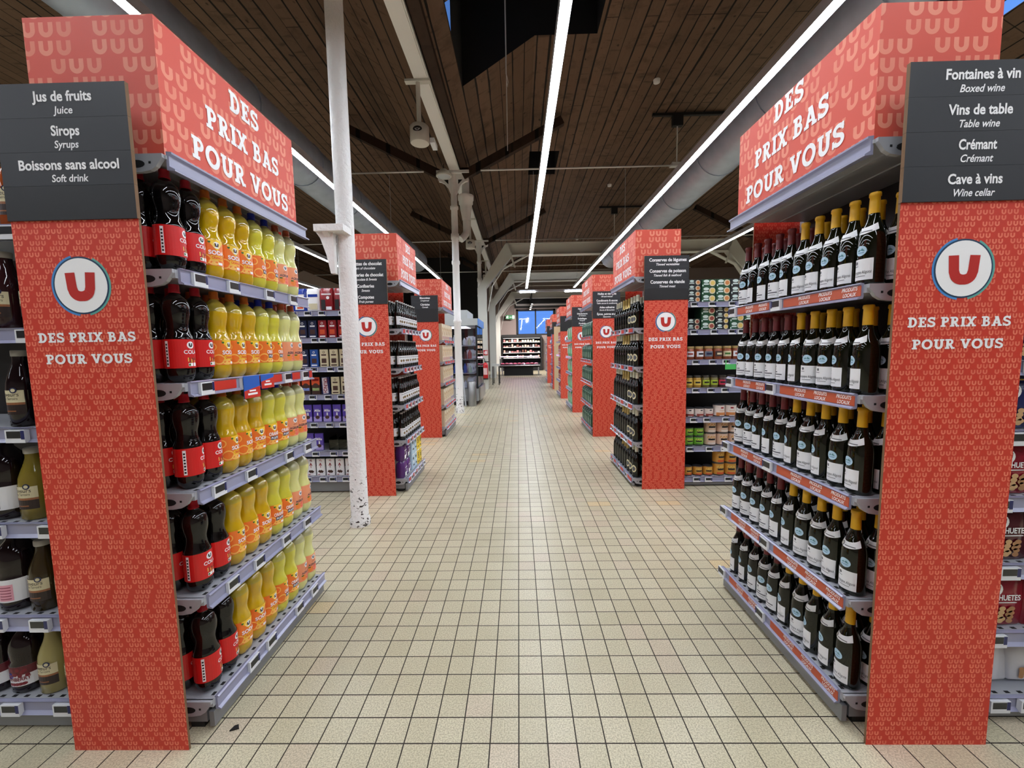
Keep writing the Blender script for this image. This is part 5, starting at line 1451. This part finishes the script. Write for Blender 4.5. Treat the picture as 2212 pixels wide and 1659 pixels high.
juice('glass', PLUM, JG, -1.655, ZJ[3], 0.255, 0.042, 'dark plum juice bottle on the fourth juice shelf, half behind the red panel', d=0.0)
juice('glass', OLIVEJ, JG, -1.755, ZJ[3], 0.255, 0.046, 'olive-yellow juice bottle on the fourth juice shelf')
juice('big', DARKJ, [LAB_W, LAB_INK, LAB_INK], -1.87, ZJ[3], 0.30, 0.055, 'large dark bottle with white label on the fourth juice shelf')
juice('glass', DARKJ, JG, -1.662, ZJ[4], 0.255, 0.042, 'dark juice bottle on the fifth juice shelf, half behind the red panel')
juice('glass', BROWNJ, JG, -1.760, ZJ[4], 0.255, 0.046, 'brown-green juice bottle on the fifth juice shelf')
juice('big', DARKJ, [LAB_W, C('label_pink', 226, 160, 176), C('label_rose_ink', 150, 70, 90)], -1.875, ZJ[4], 0.30, 0.055, 'large dark bottle with pink and white label on the fifth juice shelf')
juice('glass', PEARJ, JG, -1.665, ZJ[5], 0.235, 0.042, 'pale pear juice bottle on the bottom juice shelf, half behind the red panel')
juice('glass', PEARJ, JG, -1.765, ZJ[5], 0.245, 0.046, 'pale pear juice bottle on the bottom juice shelf, beside the cranberry bottle')
CRB = [LAB_W, BLU, C('berry_red', 96, 24, 36), C('berry_deep', 122, 24, 40)]
juice('berry', DARKJ, CRB, -1.872, ZJ[5], 0.27, 0.050, 'cranberry juice bottle with red cap on the bottom juice shelf', cap=C('cap_deep_red', 130, 20, 34, 0.3))
juice('berry', DARKJ, CRB, -1.985, ZJ[5], 0.27, 0.050, 'cranberry juice bottle with red cap, second from the pear juice, bottom juice shelf', cap=C('cap_deep_red', 130, 20, 34, 0.3))

# ---------------- peanut shelves at the other near edge, beside the wine list panel
ZP = [1.62, 1.29, 1.055, 0.825, 0.585, 0.338, 0.092]
YP = 1.375
side_unit(1.585, 2.4, YP, ZP, 'grey shelf unit stocked with bags of peanuts beside the wine list panel', tag_n=5)
NUT = C('peanut', 204, 164, 116, 0.5); NUT2 = C('peanut_dark', 168, 122, 80, 0.5); BAGR = C('bag_red', 140, 20, 40, 0.22); BAGD = C('bag_maroon', 76, 16, 30, 0.22); BAGN = C('bag_navy', 24, 34, 84, 0.22)
def nutbag(i, lv, m0, label, word, x, z, h):
    def art(q, w, h, yf):
        D_(q, -w*.12, h*.70, w*.15, yf, 1, 1); q.shape(poly_u(w*.17), lambda a, b: (-w*.12+a, yf-0.0014, h*.70+b), 0)
        if word: T_(q, word, h*.14, 0.0, h*.50, yf, 1, 2, 0.02, 0, w*.82); R_(q, -w*.15, w*.35, h*.445, h*.46, yf, 1)
        for k_ in range(22): D_(q, w*(-.36+.72*((k_*0.7548) % 1)), h*(.08+.27*((k_*0.5698) % 1)), w*.052, yf, 2+k_ % 2, 1+k_ % 3, 1.35)
        R_(q, -w*.45, w*.45, h*.905, h*.93, yf-0.002, 4)
    box_item('nut_bag', 'bag', 0.165, 0.065, h, [m0, WHITE, NUT, NUT2, C('bag_gold', 190, 160, 70, 0.3)], art, label, (x, YP+0.065, z), 0, 'bags of peanuts', soft=0.12)
nn = {1: ('blue', BAGN, '', .195), 2: ('navy', BAGN, '', .185), 3: ('red', BAGR, 'CACAHUETES', .19), 4: ('maroon', BAGD, 'CACAHUETES', .20), 5: ('deep red', BAGR, 'CACAHUETES', .20)}
for lv, (cn, m0, wd, h) in nn.items():
    for i in range(2):
        nutbag(i, lv, m0, '%s peanut bag, %s from the red panel, %s shelf of the peanut unit' % (cn, ORD[i], ('top', 'second', 'third', 'fourth', 'fifth', 'sixth')[lv]), wd, 1.70+0.18*i, ZP[lv], h)
for i in range(2):
    def art(q, w, h, yf):
        q.face([(w*.02, yf, h*.40), (w*.10, yf, h*.38), (w*.02, yf, h*.70), (-w*.05, yf, h*.70)], 1)
        q.face([(-w*.20, yf, h*.60), (-w*.16, yf, h*.54), (w*.0, yf, h*.66), (-w*.02, yf, h*.73)], 1); q.face([(w*.20, yf, h*.66), (-w*.01, yf, h*.73), (w*.0, yf, h*.66), (w*.17, yf, h*.58)], 1)
        R_(q, -w*.3, -w*.1, h*.78, h*.84, yf, 1); R_(q, -w*.25, w*.0, h*.86, h*.90, yf, 1)
        for k_ in range(16): D_(q, w*(-.30+.45*((k_*0.7548) % 1)), h*(.10+.18*((k_*0.5698) % 1)), w*.045, yf, 2, 1+k_ % 3, 1.3)
    box_item('nut_bag', 'bag', 0.165, 0.06, 0.175, [C('bag_white', 214, 214, 220, 0.25), ARROW, NUT2], art, 'white nut bag with a red arrow, %s from the red panel, bottom shelf' % ORD[i], (1.70+0.18*i, YP+0.085, ZP[6]+0.01), 0, 'white nut bags', tilt=-0.12, soft=0.1)

# ================================================================ the far end of the hall
# glass door cold cabinet past the biscuit row
t = thing('cold_cabinet', 'tall cold cabinet with glass side beyond the biscuit row', 'fridge', (0, 0, 0))
x0, x1, y0, y1 = -2.0, -0.98, 9.75, 11.25
m = MB(); m.box(x0, x1, y0, y1, 0.10, 0.40); m.box(x0+.05, x1-.05, y0+.05, y1-.05, 0, 0.10, 1); m.build('base', [C('cabinet_grey', 150, 152, 154, 0.35), RUBBER], t)
m = MB(); m.box(x0, x1+0.02, y0, y1, 1.92, 2.08); m.box(x0, x1-.25, y0+.2, y1, 2.08, 2.30); m.build('top_housing', [C('cabinet_pale', 180, 184, 184, 0.4)], t)
m = MB(); m.box(x1+0.02, x1+0.04, y0, y1, 1.90, 2.08); m.build('header_strip', [C('header_blue', 90, 140, 210, 0.4)], t)
m = MB(); m.box(x0, x0+.05, y0, y1, .4, 1.92); m.build('back_wall', [C('cabinet_white', 220, 222, 224, 0.4)], t)
for px, py in ((x1-.02, y0), (x1-.02, y1-.04), (x1-.42, y0), (x1-.02, (y0+y1)/2)):
    m = MB(); m.box(px-.02, px+.02, py, py+.04, .40, 1.92); m.build('door_frame', [BLACK_MATT], t)
m = MB(); m.box(x0+.05, x1-.04, y0+.012, y0+.018, .40, 1.92); m.build('side_glass', [PANE], t)
m = MB(); m.box(x1-.008, x1-.002, y0+.04, y1-.04, .40, 1.92); m.build('door_glass', [PANE], t)
for z in (0.42, 0.78, 1.12, 1.45):
    m = MB(); m.box(x0+.06, x1-.08, y0+.06, y1-.06, z-.02, z); m.build('shelf', [METAL], t)
m = MB(); m.box(x0+.06, x1-.30, y0+.30, y1-.10, 1.908, 1.918); m.build('lamp', [mat('cabinet_lamp', (255, 250, 245), 0.4, emit=0.9)], t)
fcol = [WHITE, C('dairy_red', 180, 70, 66), C('dairy_blue', 80, 110, 190), KREAM, C('dairy_brown', 120, 90, 80), C('dairy_green', 190, 206, 180)]
for li, z in enumerate((0.42, 0.78, 1.12, 1.45)):
    for i in range(6):
        m = MB(); h = random.uniform(.14, .26); m.lathe([(0, .045), (h*.6, .045), (h*.8, .03), (h*.85, .02), (h, .02)], 12)
        tag(m.build('dairy_bottle', [fcol[(i*3+li*2) % 6]], loc=(-1.78+0.12*i, y0+.12, z+.002)), 'small bottle in the cold cabinet, %s from its back wall, %s shelf' % (ORD[i], ('bottom', 'second', 'third', 'top')[li]), 'bottle', 'bottles in the cold cabinet')
for li, z in enumerate((0.42, 0.78, 1.12, 1.45)):
    for i in range(7):
        h = random.uniform(.12, .24)
        m = MB(); m.box(-.07, .07, -.075, .075, 0, h, {'': 0, '+x': 1, '-y': 1}); m.box(.0701, .0706, -.06, .06, h*.3, h*.6, 2)
        tag(m.build('dairy_pack', [fcol[(i+li) % 6], WHITE, fcol[(i*2+li+1) % 6]], loc=(-1.20, y0+.32+.165*i, z+.002)), 'packet behind the cold cabinet door, %s along, %s shelf' % (ORD[i], ('bottom', 'second', 'third', 'top')[li]), 'pack', 'packets in the cold cabinet')
m = MB(); m.lathe([(0, .10), (0.56, .10), (0.585, .085)], 20)
tag(m.build('corner_bumper', [STEEL], loc=(-1.12, 9.62, 0)), 'rounded stainless corner guard standing before the cold cabinet', 'guard')
m = MB(); m.box(-0.97, -0.93, 9.9, 11.2, 0.10, 0.42); tag(m.build('bumper_rail', [STEEL]), 'stainless bumper rail along the cold cabinet door side', 'rail')
t = thing('step_ladder', 'thin grey step ladder leaning beside the cold cabinet', 'ladder', (-1.36, 9.50, 0))
m = MB(); m.bar((0.10, 0, 0.01), (-0.02, 0.10, 1.3), 0.03, 0.02); m.bar((0.02, 0.18, 0.01), (-0.06, 0.14, 1.3), 0.03, 0.02); m.build('rail', [METAL], t)
m = MB()
for i in range(4): m.bar((0.085-0.025*i, 0.02+0.02*i, 0.25+0.27*i), (0.0-0.018*i, 0.17-0.01*i, 0.25+0.27*i), 0.06, 0.02)
m.build('step', [METAL], t)

# extinguisher and its sign on the first portal post
t = thing('fire_extinguisher', 'red fire extinguisher hung on the first portal post', 'extinguisher', (-1.10, 13.455, 0.36))
m = MB(); m.lathe([(0, .07), (.02, .085), (.46, .085), (.51, .06), (.54, .03)], 20); m.build('cylinder', [C('extinguisher_red', 190, 28, 34, 0.25)], t)
m = MB(); m.lathe([(-.02, .088), (.02, .088)], 20); m.build('foot_ring', [BLACK_MATT], t)
m = MB(); m.tube([(0, 0, .54), (-.03, -.02, .66), (-.09, -.03, .72), (-.14, -.03, .66), (-.13, -.04, .52)], .012, 8); m.build('hose', [RUBBER], t)
m = MB(); m.box(-.03, .13, -.02, .02, .55, .58); m.build('handle', [BLACK_MATT], t)
m = MB(); m.patch(lambda z: .085, .14, .36, -2.4, -.75, 0, 10, 1, .001); m.build('label', [C('label_pinkish', 226, 190, 190)], t)
t = thing('safety_sign', 'small red and white extinguisher sign on the first portal post', 'sign', (-1.09, 13.535, 1.14))
m = MB(); m.box(-.075, .075, 0, .01, 0, .17); m.build('plate', [C('sign_red', 190, 40, 50)], t)
m = MB(); R_(m, -.01, .03, .03, .14, -.001, 0); R_(m, -.05, -.03, .04, .12, -.001, 0); R_(m, .045, .06, .03, .15, -.001, 0); m.build('symbol', [WHITE], t)
t = thing('side_table', 'small white-topped stand with black legs behind the first portal post', 'table', (-0.87, 15.4, 0))
m = MB(); m.box(-.14, .16, -.4, .4, .70, .76); m.build('top', [C('stand_pale', 196, 196, 192)], t)
for a, b in ((-.11, -.36), (.12, -.36), (-.11, .34), (.12, .34)):
    m = MB(); m.box(a, a+.03, b, b+.03, 0, .70); m.build('leg', [BLACK_MATT], t)

# emergency exit sign
t = thing('exit_sign', 'green running-man emergency exit sign hanging before the far wall', 'sign', (-0.455, 24.6, 3.09))
m = MB(); m.box(-.265, .265, 0, .03, 0, .24); m.build('panel', [mat('exit_green', (32, 110, 60), 0.4, emit=0.5)], t)
m = MB(); R_(m, .13, .25, .03, .21, -.001, 0)
R_(m, -.04, .06, .105, .125, -.001, 0); m.face([(.05, -.001, .085), (.09, -.001, .115), (.05, -.001, .145)], 0)
m.shape(disc(.02, 12), lambda a, b: (-.15+a, -.001, .195+b), 0)
for P in _stroke([(-.16, .17), (-.18, .10), (-.13, .07), (-.15, .03)], .03)+_stroke([(-.18, .10), (-.23, .07), (-.25, .05)], .028)+_stroke([(-.16, .16), (-.12, .13), (-.10, .15)], .02)+_stroke([(-.165, .165), (-.215, .155), (-.225, .12)], .02):
    m.face([(a, -.001, b) for a, b in P], 0)
m.build('symbol', [mat('exit_white', (230, 245, 235), 0.4, emit=1.0)], t)
m = MB(); m.tube([(-.2, .015, .24), (-.2, .015, 1.6)], .006, 5); m.tube([(.2, .015, .24), (.2, .015, 1.6)], .006, 5); m.tube([(-.22, .015, 1.6), (.22, .015, 1.6)], .02, 6); m.tube([(0, .015, 1.6), (0, .015, 2.7)], .008, 5); m.build('hanger', [BLACK_MATT], t)

# wall-side multideck fridge with packed shelves
t = thing('display_fridge', 'black open-front display fridge lined with packed foods under the far window', 'fridge', (0, 0, 0))
fx0, fx1, fy0, fy1 = -1.0, 1.40, 24.30, 25.2
m = MB(); m.box(fx0, fx1, fy1-.1, fy1, 0, 2.1); m.box(fx0, fx1, fy0, fy1-.1, 1.98, 2.15); m.box(fx0, fx0+.06, fy0, fy1-.1, 0, 1.98); m.box(fx1-.06, fx1, fy0, fy1-.1, 0, 1.98); m.box(fx0+.06, fx1-.06, fy0, fy1-.1, 0, .45); m.build('cabinet', [BLACK_MATT], t)
FZ = [0.55, 0.86, 1.17, 1.50, 1.80]
for z in FZ[1:]:
    m = MB(); m.box(fx0+.06, fx1-.06, fy0+.15, fy1-.1, z-.10, z-.08); m.build('shelf', [BLACK_MATT], t)
m = MB()
for z in FZ[1:]+[2.04]: m.box(fx0+.10, fx1-.10, fy0+.12, fy0+.14, z-.115, z-.104)
m.build('shelf_lamp', [mat('shelf_lamp_white', (255, 246, 236), 0.4, emit=3.0)], t)
meat = [C('pack_rose', 200, 130, 130), C('pack_cream', 236, 222, 190), C('pack_brown', 130, 84, 70), C('pack_white', 232, 226, 222), C('pack_dark', 80, 60, 64), C('pack_peach', 224, 180, 160)]
FL = ['bottom', 'second', 'third', 'fourth', 'top']
for li, z in enumerate(FZ[1:]):
    for i in range(14):
        h = random.uniform(.10, .18)
        m = MB(); w_ = random.uniform(.045, .078); h = random.uniform(.05, .17)
        m.prism([(-w_, -.05), (w_, -.05), (w_, .05), (-w_, .05)], lambda a, b, q: (a*(1-q*.15/h), b, q), 0, h)
        tag(m.build('food_pack', [meat[(i*5+li*3+int(random.random()*3)) % 6 if li < 3 else (1 if i > 6 else (i % 4))]], loc=(fx0+.17+.158*i, fy0+.25, z-.078)), 'chilled food pack, %s along the %s fridge shelf' % (ORD[i], FL[li+1]), 'pack', 'packs in the far fridge')
# serve-over meat counter
t = thing('meat_counter', 'black meat counter with curved glass front at the end of the aisle', 'counter', (0, 19.95, 0))
m = MB(); m.box(-.72, .72, .15, .9, 0, .40); m.build('plinth', [BLACK_MATT], t)
m = MB(); m.prism([(-.02, .47), (.10, .40), (.95, .40), (.95, .55), (-.02, .55)][::-1], lambda a, b, q: (q, a, b), -.94, 1.03); m.build('body', [BLACK_MATT], t)
m = MB(); m.tube([(-.96, -.05, .50), (1.05, -.05, .50)], .025, 8); m.build('front_rail', [STEEL], t)
for xx in (-.92, 1.01):
    m = MB(); m.prism([(0, .55), (.9, .55), (.9, .92), (.35, .97), (.12, .90)][::-1], lambda a, b, q: (q, a, b), xx-.012, xx+.012); m.build('end_glass', [PANE], t)
m = MB(); m.face([(-.9, 0.0, .56), (1.0, 0.0, .56), (1.0, .14, .93), (-.9, .14, .93)], 0); m.build('front_glass', [PANE], t)
m = MB(); m.box(-.9, 1.0, .14, .40, .945, .965); m.build('top_shelf', [C('counter_top', 196, 186, 200, 0.3)], t)
m = MB(); m.box(-.9, 1.0, .20, .24, .925, .942); m.build('lamp', [mat('counter_lamp', (255, 190, 235), 0.4, emit=22.0)], t)
for a in (-.80, .98):
    m = MB(); m.box(a-.03, a+.03, .05, .11, 0, .42); m.build('leg', [STEEL], t)
mm_ = [C('meat_pink', 220, 120, 130), C('meat_red', 170, 60, 66), C('meat_pale', 234, 180, 176)]
for r_ in range(2):
    for i in range(9):
        m = MB(); m.lathe([(0, .06), (.03, .085), (.06, .06), (.07, .02)], 12, mod=lambda z, a: 1+.25*math.cos(2*a))
        tag(m.build('meat_piece', [mm_[(i+r_) % 3]], loc=(-.80+.21*i, 20.15+.25*r_, .552)), 'piece of meat in the counter, %s along, %s row' % (ORD[i], ('front', 'back')[r_]), 'meat', 'meat in the counter')
m = MB(); m.prism([(0, 0), (0.10, 0.02), (0.06, 0.05), (0.02, 0.04)], lambda a, b, q: (a*0.28, b*0.5, q), 0, 0.005)
tag(m.build('floor_scrap', [RUBBER], loc=(-1.065, 1.335, 0.0005)), 'small dark scrap on the tiles by the soda shelf foot', 'scrap')
